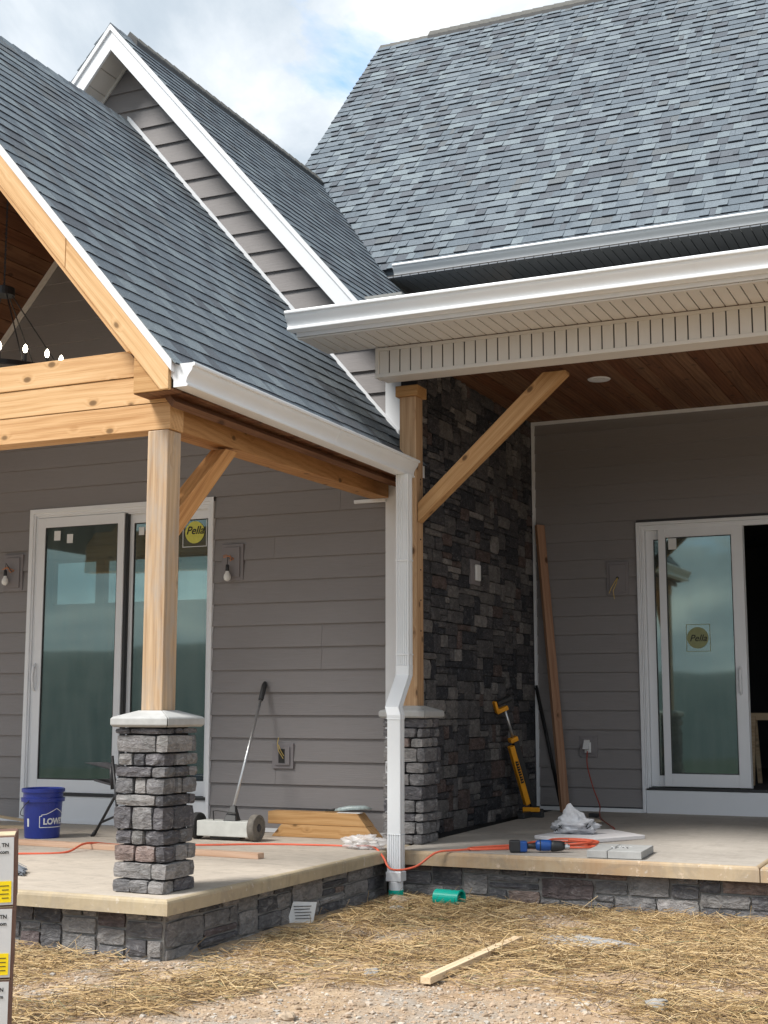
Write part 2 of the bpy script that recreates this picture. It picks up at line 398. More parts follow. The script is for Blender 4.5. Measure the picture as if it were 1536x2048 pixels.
def put(name, mb, mat=None, parent=None, bevel=0.0, smooth=False, autos=None, seg=2, origin=None):
    """link the builder's shape (world coordinates) as one mesh object"""
    if mat and not mb.mats: mb.m(mat)
    me = bpy.data.meshes.new(name)
    if parent: org = wloc(parent)
    elif origin is not None: org = Vector(origin)
    else:
        xs = [v.x for v in mb.v]; ys = [v.y for v in mb.v]; zs = [v.z for v in mb.v]
        org = Vector(((min(xs) + max(xs)) / 2, (min(ys) + max(ys)) / 2, min(zs)))
    me.from_pydata([v - org for v in mb.v], [], mb.f)
    for mt in mb.mats: me.materials.append(mt)
    me.polygons.foreach_set('material_index', mb.mi)
    if any(mb.col):
        a = me.attributes.new('rnd', 'FLOAT', 'FACE'); a.data.foreach_set('value', mb.col)
    if smooth: me.polygons.foreach_set('use_smooth', [True] * len(me.polygons))
    me.update()
    o = bpy.data.objects.new(name, me); COL.objects.link(o)
    if parent: o.parent = parent
    else: o.location = org
    if bevel:
        b = o.modifiers.new('bevel', 'BEVEL'); b.width = bevel; b.segments = seg; b.limit_method = 'ANGLE'; b.angle_limit = R(35)
    return o

LOC = {}
def wloc(o):
    v = Vector((0, 0, 0))
    while o: v = v + Vector(o.location); o = o.parent
    return v

def thing(name, loc, label, cat, group=None, kind=None):
    o = bpy.data.objects.new(name, None); COL.objects.link(o); o.location = loc; o.empty_display_size = .1
    return props(o, label, cat, group, kind)

def boxo(name, x0, x1, y0, y1, z0, z1, mat, parent=None, bevel=0.0, T=None):
    return put(name, MB().box(x0, x1, y0, y1, z0, z1, mat, T=T), parent=parent, bevel=bevel)

def proj(p):
    d = Vector(p) - CAM; z = d.dot(fwd)
    if z < .1: return None
    return (768 + FPX * d.dot(rt) / z, 1024 - FPX * d.dot(up) / z, z)

def sharp_smooth(o, ang=35):
    me = o.data; me.polygons.foreach_set('use_smooth', [True] * len(me.polygons)); ed = {}
    for p in me.polygons:
        for k in p.edge_keys: ed.setdefault(k, []).append(p.normal.copy())
    ca = math.cos(R(ang))
    for e in me.edges:
        ns = ed.get(tuple(sorted(e.vertices)), ed.get(e.key, []))
        e.use_edge_sharp = len(ns) != 2 or ns[0].dot(ns[1]) < ca
    return o

def jit(a): return rnd.uniform(-a, a)

# ------------------------------------------------------------------ sizes of the house
TAN = 1.165                       # 14/12 roof pitch
NRM = math.sqrt(1 + TAN * TAN)
CX = -2.55                        # centre of the left gables
PZ = 3.255                        # left porch roof: z = PZ - TAN * x
GZ = 4.05                         # upper gable roof: z = GZ - TAN * x
YR = 2.87                         # recessed wall
CEIL = 3.76                       # right porch ceiling

# ------------------------------------------------------------------ ground
def gz(x, y):
    z = -.318
    if y < -.9: z -= .006 * min(-.9 - y, 12)
    if x > 0.2: z -= .012 * min(x - .2, 4) * (1 if y > -4 else max(0, (y + 8) / 4))
    if y < -11: z -= .17 * (-11 - y) if y > -80 else 11.73
    if x < -20: z -= .05 * (-20 - x) if x > -120 else 5
    n = noise.noise(Vector((x * .9, y * .9, 1.7))) * .028 + noise.noise(Vector((x * 3.1, y * 3.1, 5))) * .013 + noise.noise(Vector((x * 9, y * 9, 9))) * .006
    return z + n * (1 if abs(x) < 14 and y > -13 else 3)

def axis(dlo, dhi, step, lo, hi):
    a = []; v = dlo
    while v < dhi: a.append(v); v += step
    s = step
    while a[-1] < hi: s *= 1.35; a.append(a[-1] + s)
    s = step
    while a[0] > lo: s *= 1.35; a.insert(0, a[0] - s)
    return a
ax = axis(-1.6, 4.0, .035, -900, 900); ay = axis(-6.6, .2, .035, -900, 900)
mb = MB(); nx = len(ax)
mb.v = [Vector((x, y, gz(x, y))) for y in ay for x in ax]
mb.f = [(j * nx + i, j * nx + i + 1, (j + 1) * nx + i + 1, (j + 1) * nx + i) for j in range(len(ay) - 1) for i in range(nx - 1)]
mb.mi = [0] * len(mb.f); mb.col = [0] * len(mb.f)
props(put('ground', mb, 'dirt', smooth=True, origin=(0, 0, 0)), kind='structure')

# wooded ridge far behind the camera, mirrored in the door glass
mb = MB(); ring = []
for i in range(97):
    a = math.pi + math.pi * (i - 8) / 80
    rr = 420; h = 22 + 14 * noise.noise(Vector((i * .13, 3, 0))) + 3 * noise.noise(Vector((i * .9, 1, 2)))
    ring.append((a, h))
for k, (dr, hf) in enumerate(((0, -.6), (35, .45), (75, .85), (120, 1.0), (240, .7))):
    for i, (a, h) in enumerate(ring):
        mb.v.append(Vector(((420 + dr) * math.cos(a), (420 + dr) * math.sin(a), -18 + (h + 18) * hf + 2.5 * noise.noise(Vector((i * 1.7, k * 3.1, 0))) if k else -20)))
for k in range(4):
    for i in range(96): mb.f.append((k * 97 + i, k * 97 + i + 1, (k + 1) * 97 + i + 1, (k + 1) * 97 + i)); mb.mi.append(0); mb.col.append(0)
props(put('hills', mb, 'hill', smooth=True, origin=(0, 0, 0)), kind='structure')

# ------------------------------------------------------------------ stone generators
def pillow(seed):
    r = random.Random(seed); v = []; f = []; NX, NZ = 5, 4
    for j in range(NZ):
        for i in range(NX):
            x = -.5 + i / (NX - 1); z = -.5 + j / (NZ - 1)
            e = (i in (0, NX - 1)) + (j in (0, NZ - 1))
            y = -1.0 + r.uniform(-.17, .17) + (.16 if e == 1 else .3 if e == 2 else 0)
            xx = x * (.985 if e else 1) + (r.uniform(-.025, .025) if e < 2 else -.016 * (1 if x > 0 else -1))
            zz = z * (.985 if e else 1) + (r.uniform(-.035, .035) if e < 2 else -.025 * (1 if z > 0 else -1))
            v.append((xx, y, zz))
    for j in range(NZ - 1):
        for i in range(NX - 1):
            f.append((j * NX + i, j * NX + i + 1, (j + 1) * NX + i + 1, (j + 1) * NX + i))
    rim = [i for i in range(NX)] + [j * NX + NX - 1 for j in range(1, NZ)] + [(NZ - 1) * NX + i for i in range(NX - 2, -1, -1)] + [j * NX for j in range(NZ - 2, 0, -1)]
    b = len(v)
    for k in rim: v.append((v[k][0], 0.0, v[k][2]))
    n = len(rim)
    for k in range(n): f.append((rim[k], b + k, b + (k + 1) % n, rim[(k + 1) % n]))
    return v, f
PIL = [pillow(100 + k) for k in range(14)]
def pmesh(name, k, mat):
    me = bpy.data.meshes.new(name); me.from_pydata([Vector(p) for p in PIL[k][0]], [], PIL[k][1]); me.materials.append(M[mat]); me.update()
    return me

def ashlar(W, H, cell, wr, hr, r):
    """random rectangles that tile W x H: list of (x, z, w, h)"""
    nx, nz = max(1, round(W / cell)), max(1, round(H / cell)); cw, ch = W / nx, H / nz
    occ = [[False] * nx for _ in range(nz)]; out = []
    for j in range(nz):
        for i in range(nx):
            if occ[j][i]: continue
            w_ = r.randint(*wr); h_ = r.choice(hr)
            k = 0
            while k < w_ and i + k < nx and not occ[j][i + k]: k += 1
            w_ = k; rest = 0
            while i + k + rest < nx and not occ[j][i + k + rest] and rest < 2: rest += 1
            if rest == 1 and (i + k + 1 >= nx or occ[j][i + k + 1]): w_ += 1
            if w_ <= 2: h_ = min(h_, 2) if w_ < 2 else min(h_, 3)
            h_ = min(h_, nz - j)
            for a in range(h_):
                for b in range(w_): occ[j + a][i + b] = True
            out.append((i * cw, j * ch, w_ * cw, h_ * ch))
    return out

def lay_stones(parent, rects, face, mat, joint, depth, clip=None, maxn=300, name='stone'):
    """face: function (a, z) -> (point, angle about z); rects in (a, z, w, h)"""
    meshes = [pmesh(name, k, mat) for k in range(len(PIL))]
    items = []
    for (a, z, w_, h_) in rects:
        p, ang = face(a + w_ / 2, z + h_ / 2)
        q = proj(p)
        vis = 0 if q is None or not (-40 < q[0] < 1576 and -40 < q[1] < 2088) else w_ * h_ / q[2] ** 2
        items.append((vis, p, ang, w_ - joint, h_ - joint))
    items.sort(key=lambda t: -t[0])
    base = wloc(parent); rest = MB(); rest.m(mat)
    for n, (vis, p, ang, w_, h_) in enumerate(items):
        k = rnd.randrange(len(PIL)); d = depth * rnd.uniform(.75, 1.3)
        if n < maxn and vis > 0:
            o = bpy.data.objects.new(name, meshes[k]); COL.objects.link(o); o.parent = parent
            o.location = Vector(p) - base; o.rotation_euler = (jit(.01), 0, ang); o.scale = (w_, d, h_)
        else:
            Mx = Matrix.Translation(Vector(p)) @ Matrix.Rotation(ang, 4, 'Z') @ Matrix.Diagonal((w_, d, h_, 1))
            rest.add([Mx @ Vector(v) for v in PIL[k][0]], PIL[k][1], None, rnd.uniform(.01, .99))
    if rest.f:
        o = put('stone_field', rest, parent=parent); o['kind'] = 'stuff'

# ------------------------------------------------------------------ concrete slabs on stone foundations
def slab(name, poly, z0, z1, matt, mate, zback=None):
    """poly counter-clockwise outline; rounded top edge"""
    mb = MB(); n = len(poly); zt = (lambda y: z1) if zback is None else zback
    def ins(d):
        out = []
        for i in range(n):
            p = Vector(poly[i]); a = (p - Vector(poly[i - 1])).normalized(); b = (Vector(poly[(i + 1) % n]) - p).normalized()
            na, nb = Vector((-a.y, a.x)), Vector((-b.y, b.x)); t = (na + nb); t = t / max(.3, t.dot(na))
            out.append(p + t * d)
        return out
    levels = [(0, z0 - z1), (0, -.022), (.004, -.010), (.012, -.003), (.024, 0)]
    vs = []
    for d, dz in levels:
        for p in ins(d): vs.append((p.x, p.y, zt(p.y) + dz))
    fs = []
    for L in range(len(levels) - 1):
        for i in range(n): fs.append((L * n + i, L * n + (i + 1) % n, (L + 1) * n + (i + 1) % n, (L + 1) * n + i))
    mb.add(vs, fs, mate); e = (len(levels) - 1) * n
    mb.f.append([e + i for i in range(n)]); mb.mi.append(mb.m(matt)); mb.col.append(0)
    mb.f.append(list(range(n))[::-1]); mb.mi.append(mb.m(mate)); mb.col.append(0)
    # fine subdivision of edge ring is not needed: noise relief comes from the material
    o = put(name, mb, origin=(0, 0, 0)); o['kind'] = 'structure'
    return o

slabL = slab('porch_slab', [(-5.55, -3.63), (.41, -3.63), (.41, -.0), (-5.55, -.0)], -.082, 0, 'slab_top', 'slab_edge')
SB = .028
slabR1 = slab('patio_slab', [(.414, -.85), (2.93, -.85), (2.93, YR), (.414, YR)], -.095, 0, 'slab_top_r', 'slab_edge_r', lambda y: SB * (y + .85) / 3.72)
slabR2 = slab('patio_slab', [(2.936, -.85), (12.6, -.85), (12.6, YR), (2.936, YR)], -.095, 0, 'slab_top_r', 'slab_edge_r', lambda y: SB * (y + .85) / 3.72)
def fz(y): return SB * (y + .85) / 3.72

fd = random.Random(21)
fL = thing('stone_foundation', (-2.5, -3.5, -.6), 'low grey stone foundation wrapping the corner under the left porch slab', 'foundation wall')
boxo('mortar_bed', -5.5, .322, -3.522, -.7, -.62, -.083, 'mortar', fL)
lay_stones(fL, ashlar(2.4, .50, .046, (3, 8), (1, 2, 2, 3), fd), lambda a, z: ((-2.08 + a, -3.522, -.585 + z), 0), 'stone_base', .011, .02)
lay_stones(fL, ashlar(2.75, .50, .046, (4, 9), (1, 2, 2, 3), fd), lambda a, z: ((.322, -3.52 + a, -.585 + z), R(90)), 'stone_base', .011, .02)
fR = thing('stone_foundation', (4, -.75, -.6), 'long grey and brown stone foundation under the right patio slab', 'foundation wall')
boxo('mortar_bed', .45, 12.6, -.752, 2.8, -.62, -.0955, 'mortar', fR)
lay_stones(fR, ashlar(3.0, .50, .046, (3, 9), (1, 2, 2, 3), fd), lambda a, z: ((.46 + a, -.752, -.597 + z), 0), 'stone_base', .011, .02)

# ------------------------------------------------------------------ stacked stone pillars
def rough_block(mb, x0, x1, y0, y1, z0, z1, r, amp=.007, T=None, faces=None):
    """subdivided, corner-rounded, uneven block"""
    L = [x1 - x0, y1 - y0, z1 - z0]; N = [3 if l > .1 else 2 for l in L]; N[2] = 2
    idx = {}; vs = []; fs = []
    sd = r.random() * 50
    def vert(i, j, k):
        key = (i, j, k)
        if key in idx: return idx[key]
        u = Vector((i / N[0], j / N[1], k / N[2])); e = [i in (0, N[0]), j in (0, N[1]), k in (0, N[2])]
        p = Vector((x0 + L[0] * u.x, y0 + L[1] * u.y, z0 + L[2] * u.z))
        c = Vector(((x0 + x1) / 2, (y0 + y1) / 2, (z0 + z1) / 2))
        ne = sum(e); pull = {1: 0, 2: .0025, 3: .0055}[ne]
        for ax_ in range(3):
            if e[ax_]: p[ax_] += pull * (1 if p[ax_] < c[ax_] else -1)
        q = p * 9 + Vector((sd, sd * .7, sd * .3))
        p += Vector((noise.noise(q), noise.noise(q + Vector((7, 3, 1))), noise.noise(q + Vector((1, 9, 5))) * .35)) * amp * 1.5
        for ax_ in (0, 1):
            if e[ax_] and ne == 1: p[ax_] += (-1 if p[ax_] < c[ax_] else 1) * r.uniform(-.002, .009)
        idx[key] = len(vs); vs.append(p); return idx[key]
    def quad(a, b, c, d): fs.append((vert(*a), vert(*b), vert(*c), vert(*d)))
    for i in range(N[0]):
        for j in range(N[1]):
            quad((i, j, 0), (i, j + 1, 0), (i + 1, j + 1, 0), (i + 1, j, 0)); quad((i, j, N[2]), (i + 1, j, N[2]), (i + 1, j + 1, N[2]), (i, j + 1, N[2]))
    for i in range(N[0]):
        for k in range(N[2]):
            quad((i, 0, k), (i + 1, 0, k), (i + 1, 0, k + 1), (i, 0, k + 1)); quad((i, N[1], k), (i, N[1], k + 1), (i + 1, N[1], k + 1), (i + 1, N[1], k))
    for j in range(N[1]):
        for k in range(N[2]):
            quad((0, j, k), (0, j, k + 1), (0, j + 1, k + 1), (0, j + 1, k)); quad((N[0], j, k), (N[0], j + 1, k), (N[0], j + 1, k + 1), (N[0], j, k + 1))
    mb.add(vs, fs, None)

def pillar(cx, cy, zb, ztop, heights, label, seed, capmat):
    r = random.Random(seed)
    t = thing('stone_pillar', (cx, cy, zb), label, 'stone pillar')
    H = ztop - zb; s = H / sum(heights)
    boxo('core', cx - .12, cx + .12, cy - .12, cy + .12, zb, ztop - .002, 'mortar_dark', t)
    z = zb
    for n, h in enumerate(heights):
        h *= s; hw = .157 + r.uniform(-.009, .009); g_ = .006
        sw = n % 2; th = r.uniform(.05, .125); mir = Matrix.Translation((cx, cy, 0)) @ Matrix.Diagonal((-1, 1, 1, 1)) @ Matrix.Translation((-cx, -cy, 0)) if sw else Matrix.Identity(4)
        # four corner blocks and fill-ins, laid pinwheel fashion round the core
        for q in range(4):
            Rm = Matrix.Translation((cx, cy, 0)) @ Matrix.Rotation(q * math.pi / 2, 4, 'Z') @ Matrix.Translation((-cx, -cy, 0))
            o1 = hw + r.uniform(-.014, .016)
            # this side runs from the left corner (owned by previous side) to and including the right corner
            lo = -hw + th + g_; hi = hw + r.uniform(-.006, .006)
            a = lo; cuts = []
            k = r.choice((1, 1, 2)) if th < .09 else r.choice((1, 2, 2))
            if k == 2: cuts = [lo + (hi - lo) * r.uniform(.25, .7)]
            edges = [lo] + cuts + [hi]
            for b in range(len(edges) - 1):
                x0, x1 = edges[b] + (g_ / 2 if b else 0), edges[b + 1] - (g_ / 2 if b < len(edges) - 2 else 0)
                m_ = MB(); m_.m('stone_pillar')
                rough_block(m_, cx + x0, cx + x1, cy - o1 - r.uniform(-.004, .008), cy - hw + th, z + .001, z + h - .004, r)
                m_.v = [mir @ (Rm @ v) for v in m_.v]
                if sw: m_.f = [f[::-1] for f in m_.f]
                put('stone', m_, parent=t)
        z += h
    return t

def cap(t, cx, cy, z0, half, mat, split=True, hgt=.055, rise=.035):
    """four-sided cast cap, pitched to the post, in two halves"""
    top = .075
    def ring(h, z): return [(cx - h, cy - h, z), (cx + h, cy - h, z), (cx + h, cy + h, z), (cx - h, cy + h, z)]
    prof = [(half - .012, z0), (half, z0 + .012), (half, z0 + hgt - .008), (half - .008, z0 + hgt), (top, z0 + hgt + rise)]
    for side in (0, 1):
        vs = []; fs = []
        for h, z in prof:
            rg = ring(h, z); e = .0015
            # halves meet on the diagonal from front-right to back-left
            pts = [rg[3], rg[0], rg[1]] if side == 0 else [rg[1], rg[2], rg[3]]
            d = Vector((-e, -e, 0)) if side == 0 else Vector((e, e, 0))
            vs += [Vector(p) + d for p in pts]
        n = 3
        for L in range(len(prof) - 1):
            for i in range(3): fs.append((L * n + i, L * n + (i + 1) % 3, (L + 1) * n + (i + 1) % 3, (L + 1) * n + i))
        fs += [(2, 1, 0), tuple(range((len(prof) - 1) * 3, len(prof) * 3))]
        put('cap_half', MB().add(vs, fs, mat), parent=t, bevel=.004)

pL = pillar(.12, -3.32, 0, .875, [.085, .105, .105, .095, .145, .075, .105, .07, .085, .115, .045], 'free-standing grey stacked-stone pillar at the corner of the left porch slab', 5, 'cap_left')
cap(pL, .12, -3.32, .875, .185, 'cap_left')
pR = pillar(.35, -.315, fz(-.3), .905, [.08, .1, .07, .105, .115, .1, .09, .12, .08, .08, .08], 'grey stacked-stone pillar behind the downspout, beside the dark stone wall', 11, 'slab_cap')
cap(pR, .35, -.315, .905, .185, 'slab_cap')

# ------------------------------------------------------------------ posts and braces
def post(cx, cy, z0, z1, hw, mat, label, hd=None, block=None):
    t = thing('wood_post', (cx, cy, z0), label, 'wooden post')
    put('timber', MB().box(cx - hw, cx + hw, cy - (hd or hw), cy + (hd or hw), z0, z1, mat), parent=t, bevel=.006)
    if block:
        put('top_block', MB().box(cx - block[0], cx + block[0], cy - block[0], cy + block[0], block[1], block[2], 'cedar_block'), parent=t, bevel=.004)
    return t
postL = post(.12, -3.32, .962, 2.534, .068, 'cedar_z', 'knotty pinkish cedar post standing on the free-standing corner pillar')
postR = post(.352, -.315, .985, 3.335, .068, 'cedar_zr', 'tall cedar post beside the white downspout with a square block at its head', block=(.092, 3.335, 3.418))
# row of dark nail holes down its side
mb = MB()
for k in range(6):
    z = 1.55 + k * .23
    mb.lathe([(.0, 0), (.007, 0), (.007, .002)], 8, 'ink', Matrix.Rotation(R(90), 4, 'Y'), (.4205, -.30, z))
o = put('nail_hole', mb, parent=postR)

mb = MB().prism([(.424, -.365, 2.365), (1.545, -.365, 3.418), (1.60, -.365, 3.418), (1.618, -.365, 3.402), (1.618, -.365, 3.398), (1.47, -.365, 3.418), (.424, -.365, 2.512)][:0] or
    [(.424, -.365, 2.365), (1.60, -.365, 3.395), (1.60, -.365, 3.419), (1.425, -.365, 3.419), (.424, -.365, 2.512)], (0, .1, 0), 'cedar_brace_x')
props(put('knee_brace', mb, bevel=.004), 'long diagonal cedar brace from the tall post up to the white grooved beam', 'wooden brace')
mb = MB().prism([(.065, -3.248, 1.93), (.065, -2.60, 2.535), (.065, -2.735, 2.535), (.065, -3.248, 2.10)], (.11, 0, 0), 'cedar_brace_y')
props(put('knee_brace', mb, bevel=.004), 'short diagonal cedar brace between the pinkish post and the left porch beam', 'wooden brace')

# ------------------------------------------------------------------ left porch: beams, ceiling, rake
fb = thing('front_beam', (-2.5, -3.4, 2.535), 'wide orange cedar front beam of three stacked boards across the left porch', 'wooden beam')
put('board', MB().box(-5.35, .2, -3.39, -3.25, 2.536, 2.69, 'cedar'), parent=fb, bevel=.003)
put('board', MB().box(-5.35, .198, -3.394, -3.26, 2.693, 2.853, 'cedar'), parent=fb, bevel=.003)
put('board', MB().box(-5.35, .1, -3.40, -3.26, 2.856, 3.012, 'cedar'), parent=fb, bevel=.003)
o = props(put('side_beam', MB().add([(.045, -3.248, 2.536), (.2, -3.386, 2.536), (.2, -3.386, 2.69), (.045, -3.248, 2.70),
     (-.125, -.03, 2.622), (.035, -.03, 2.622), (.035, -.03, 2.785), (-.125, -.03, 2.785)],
    [(0, 3, 2, 1), (4, 5, 6, 7), (0, 1, 5, 4), (1, 2, 6, 5), (2, 3, 7, 6), (3, 0, 4, 7)], 'cedar_y_shaded'), bevel=.004),
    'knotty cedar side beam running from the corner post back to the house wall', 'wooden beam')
props(boxo('beam_ledger', -.265, .012, -.045, -.018, 2.592, 2.62, 'white', bevel=.003), 'small white ledger strip on the siding under the far end of the side beam', 'trim strip')

lr = thing('porch_roof', (CX, -1.8, 2.7), 'steep grey shingled roof of the left porch with a cedar gable edge', 'roof')
# eave soffit planks across the eave
y = -3.545
while y < -.06:
    y2 = min(y + .088, -.06)
    put('eave_plank', MB().box(.06, .318, y, y2 - .003, 2.712, 2.724, 'ceil_wood'), parent=lr); y += .088
# deck
def deckz(x): return PZ - TAN * x
ridz = PZ - TAN * CX
mb = MB().prism([(.33, -3.55, deckz(.33) - .0), (CX, -3.55, ridz), (CX, -3.55, ridz - .11), (.33, -3.55, deckz(.33) - .11)], (0, 3.55, 0), 'white')
put('deck_right', mb, parent=lr)
mb = MB().prism([(CX, -3.55, ridz), (2 * CX - .33, -3.55, deckz(.33)), (2 * CX - .33, -3.55, deckz(.33) - .11), (CX, -3.55, ridz - .11)], (0, 3.55, 0), 'shingle')
put('deck_left', mb, parent=lr)
# rake: white fascia strip over a cedar board, with a thin inner lip
def rake(par, zf, y0, y1, top, bot, x_lo, mat, name, xin=CX, zlow=None):
    """board whose edges run parallel to the roof"""
    P = []
    z = lambda x, d: zf(x) - d
    poly = [(x_lo, y0, z(x_lo, top)), (CX, y0, z(CX, top)), (CX, y0, z(CX, bot)), (x_lo, y0, z(x_lo, bot))]
    if zlow is not None:
        xb = x_lo - ((zf(x_lo) - bot) - zlow) / -TAN if False else None
    return put(name, MB().prism(poly, (0, y1 - y0, 0), mat), parent=par, bevel=.003)
rake(lr, deckz, -3.585, -3.55, -.005, .062, .33, 'white', 'white_rake_trim')
zl = 2.716
def xat(d, z): return (PZ - d - z) / TAN
put('rake_board', MB().prism([(.305, -3.575, deckz(.305) - .064), (-.42, -3.575, deckz(-.42) - .064), (-.42, -3.575, deckz(-.42) - .246), (xat(.246, zl), -3.575, zl), (.305, -3.575, zl)], (0, .035, 0), 'cedar_rake'), parent=lr, bevel=.003)
put('rake_board', MB().prism([(-.424, -3.575, deckz(-.424) - .064), (CX, -3.575, ridz - .064), (CX, -3.575, ridz - .246), (-.424, -3.575, deckz(-.424) - .246)], (0, .035, 0), 'cedar_rake'), parent=lr, bevel=.003)
put('rake_lip', MB().prism([(xat(.246, 2.96), -3.55, 2.96), (CX, -3.55, ridz - .246), (CX, -3.55, ridz - .29), (xat(.29, 2.96), -3.55, 2.96)], (0, .12, 0), 'cedar_rake'), parent=lr, bevel=.002)
put('eave_return', MB().prism([(.062, -3.555, zl), (.29, -3.555, zl), (.062, -3.555, 2.985)], (0, .15, 0), 'cedar_block'), parent=lr, bevel=.003)
# far left rake so the gable closes
put('rake_board_far', MB().prism([(CX, -3.575, ridz - .064), (2 * CX - .3, -3.575, deckz(.3) - .064), (2 * CX - .3, -3.575, deckz(.3) - .246), (CX, -3.575, ridz - .246)], (0, .035, 0), 'cedar_rake'), parent=lr)

# cathedral ceiling planks (left slope seen from below) and its pale trim on the wall
pc = thing('porch_ceiling', (CX, -1.7, 3.0), 'dark stained plank ceiling sloping up under the left porch roof', 'ceiling')
def czl(x): return (5.002 - TAN * (-3.325 - x)) if x < CX else None       # left slope underside at the wall
CTOP = 5.002 + TAN * (CX + 3.325)
n = 0; s_ = 0.0; slen = 3.5
while s_ < slen:
    x1 = CX - s_ / NRM; x2 = CX - (s_ + .128) / NRM; z1 = CTOP - (CX - x1) * TAN; z2 = CTOP - (CX - x2) * TAN
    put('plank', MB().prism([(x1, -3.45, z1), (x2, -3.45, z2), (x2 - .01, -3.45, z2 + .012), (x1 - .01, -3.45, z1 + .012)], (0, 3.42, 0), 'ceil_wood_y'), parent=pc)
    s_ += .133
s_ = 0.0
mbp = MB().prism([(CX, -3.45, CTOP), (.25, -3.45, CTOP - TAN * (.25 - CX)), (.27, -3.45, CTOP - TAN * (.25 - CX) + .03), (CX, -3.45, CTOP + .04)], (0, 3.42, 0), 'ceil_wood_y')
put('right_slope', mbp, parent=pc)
zt = lambda x: CTOP - (CX - x) * TAN
put('trim_strip', MB().prism([(CX, -.05, zt(CX) - .002), (-5.2, -.05, zt(-5.2) - .002), (-5.2, -.05, zt(-5.2) - .065), (CX, -.05, zt(CX) - .065)], (0, .03, 0), 'soffit'), parent=pc)

# ------------------------------------------------------------------ shingles
def wedge_mesh():
    me = bpy.data.meshes.new('shingle')
    v = [(0, 0, 0), (1, 0, 0), (1, 1, 0), (0, 1, 0), (0, 0, 1), (1, 0, 1), (1, 1, .12), (0, 1, .12)]
    f = [(4, 5, 6, 7), (0, 1, 5, 4), (1, 2, 6, 5), (3, 0, 4, 7)]
    me.from_pydata(v, [], f); me.materials.append(M['shingle']); me.materials.append(M['cut_edge']); me.polygons[1].material_index = 1; me.update(); return me, v, f
SHM, SHV, SHF = wedge_mesh()
def shingle_roof(parent, org, U, V, W, L, keep=None, seed=1, maxn=300, expo=.1365, tk=1.0):
    """courses of laminated shingles; U along the eave, V up the slope"""
    r = random.Random(seed); U = Vector(U).normalized(); V = Vector(V).normalized(); N = U.cross(V); org = Vector(org)
    rows = int(L / expo); items = []
    for j in range(rows):
        a = -r.uniform(0, .25); thick = r.random() < .5
        wob = [r.uniform(-.0015, .0015)] * 2
        while a < W:
            w_ = r.choice((.055, .085, .11, .13, .15, .17, .2)) * r.uniform(.9, 1.1)
            a0, a1 = max(a, 0), min(a + w_, W)
            if a1 - a0 > .012:
                v0 = j * expo + wob[0] + (r.uniform(-.004, .001) if thick else .002)
                c = org + U * (a0 + a1) / 2 + V * (v0 + expo / 2)
                if keep is None or keep(c): items.append((a0, a1, v0, thick, c))
            a += w_; thick = not thick if r.random() < .8 else thick
    def vis(it):
        q = proj(it[4])
        if q is None or not (-30 < q[0] < 1566 and -30 < q[1] < 2078): return -1
        return (it[1] - it[0]) / q[2] ** 2 * abs((CAM - it[4]).normalized().dot(N))
    items.sort(key=lambda t: -vis(t))
    base = wloc(parent); rest = MB(); rest.m('shingle'); rest.m('cut_edge')
    rotm = Matrix((U, V, N)).transposed().to_4x4()
    for n, (a0, a1, v0, th, c) in enumerate(items):
        t = (tk * .0145 if tk < 1 else .0195 if th else .0105) * r.uniform(.85, 1.15)
        p = org + U * (a0 + .0008) + V * v0 + N * .002
        S = Matrix.Diagonal((a1 - a0 - .0016, expo * 1.04, t, 1))
        if n < maxn and vis((a0, a1, v0, th, c)) > 0:
            o = bpy.data.objects.new('shingle', SHM); COL.objects.link(o); o.parent = parent
            o.matrix_local = Matrix.Translation(p - base) @ rotm @ S
        else:
            Mx = Matrix.Translation(p) @ rotm @ S
            rest.add([Mx @ Vector(v) for v in SHV], SHF, None, r.uniform(.01, .99)); rest.mi[-3] = 1
    o = put('shingle_field', rest, parent=parent); o['kind'] = 'stuff'

SV = Vector((-1, 0, TAN)).normalized()
shingle_roof(lr, (.355, -3.59, deckz(.355) + .004), (0, 1, 0), SV, 3.575, 2.905 * NRM, seed=3, tk=.6)

def ridge_caps(par, p0, d, length, w_=.15, slope=TAN, vent=.03, y=None, mat='ridge_shingle'):
    """bent cap shingles along a ridge over a raised vent"""
    d = Vector(d).normalized(); side = Vector((-d.y, d.x, 0)); p0 = Vector(p0); k = 0; s = 0
    if vent:
        a = Vector(p0); dz = Vector((0, 0, 1)); wv = w_ * .55
        mb = MB().prism([a + side * wv - dz * (wv * slope), a + side * wv - dz * (wv * slope - vent), a + dz * (vent + .01), a - side * wv - dz * (wv * slope - vent), a - side * wv - dz * (wv * slope)], d * length, 'black_plastic')
        put('ridge_vent', mb, parent=par)
    while s < length:
        L = min(.17, length - s + .02); a = p0 + d * s; h0 = vent + .012; h1 = vent + .003; wv = w_ * .5
        dz = Vector((0, 0, 1)); c, e = [], []
        q0 = [a + side * wv + dz * (h0 - wv * slope), a + dz * (h0 + .006), a - side * wv + dz * (h0 - wv * slope)]
        q1 = [p + d * L - dz * (h0 - h1) for p in q0]; t = Vector((0, 0, -.009))
        vs = q0 + q1 + [p + t for p in q0 + q1]
        fs = [(0, 1, 4, 3), (1, 2, 5, 4), (6, 9, 10, 7), (7, 10, 11, 8), (0, 6, 7, 1), (1, 7, 8, 2), (0, 3, 9, 6), (2, 8, 11, 5), (3, 4, 10, 9), (4, 5, 11, 10)]
        put('ridge_cap', MB().add(vs, fs, mat), parent=par); s += .145
ridge_caps(lr, (CX, -3.5, ridz), (0, 1, 0), 3.5, vent=.0, mat='shingle')

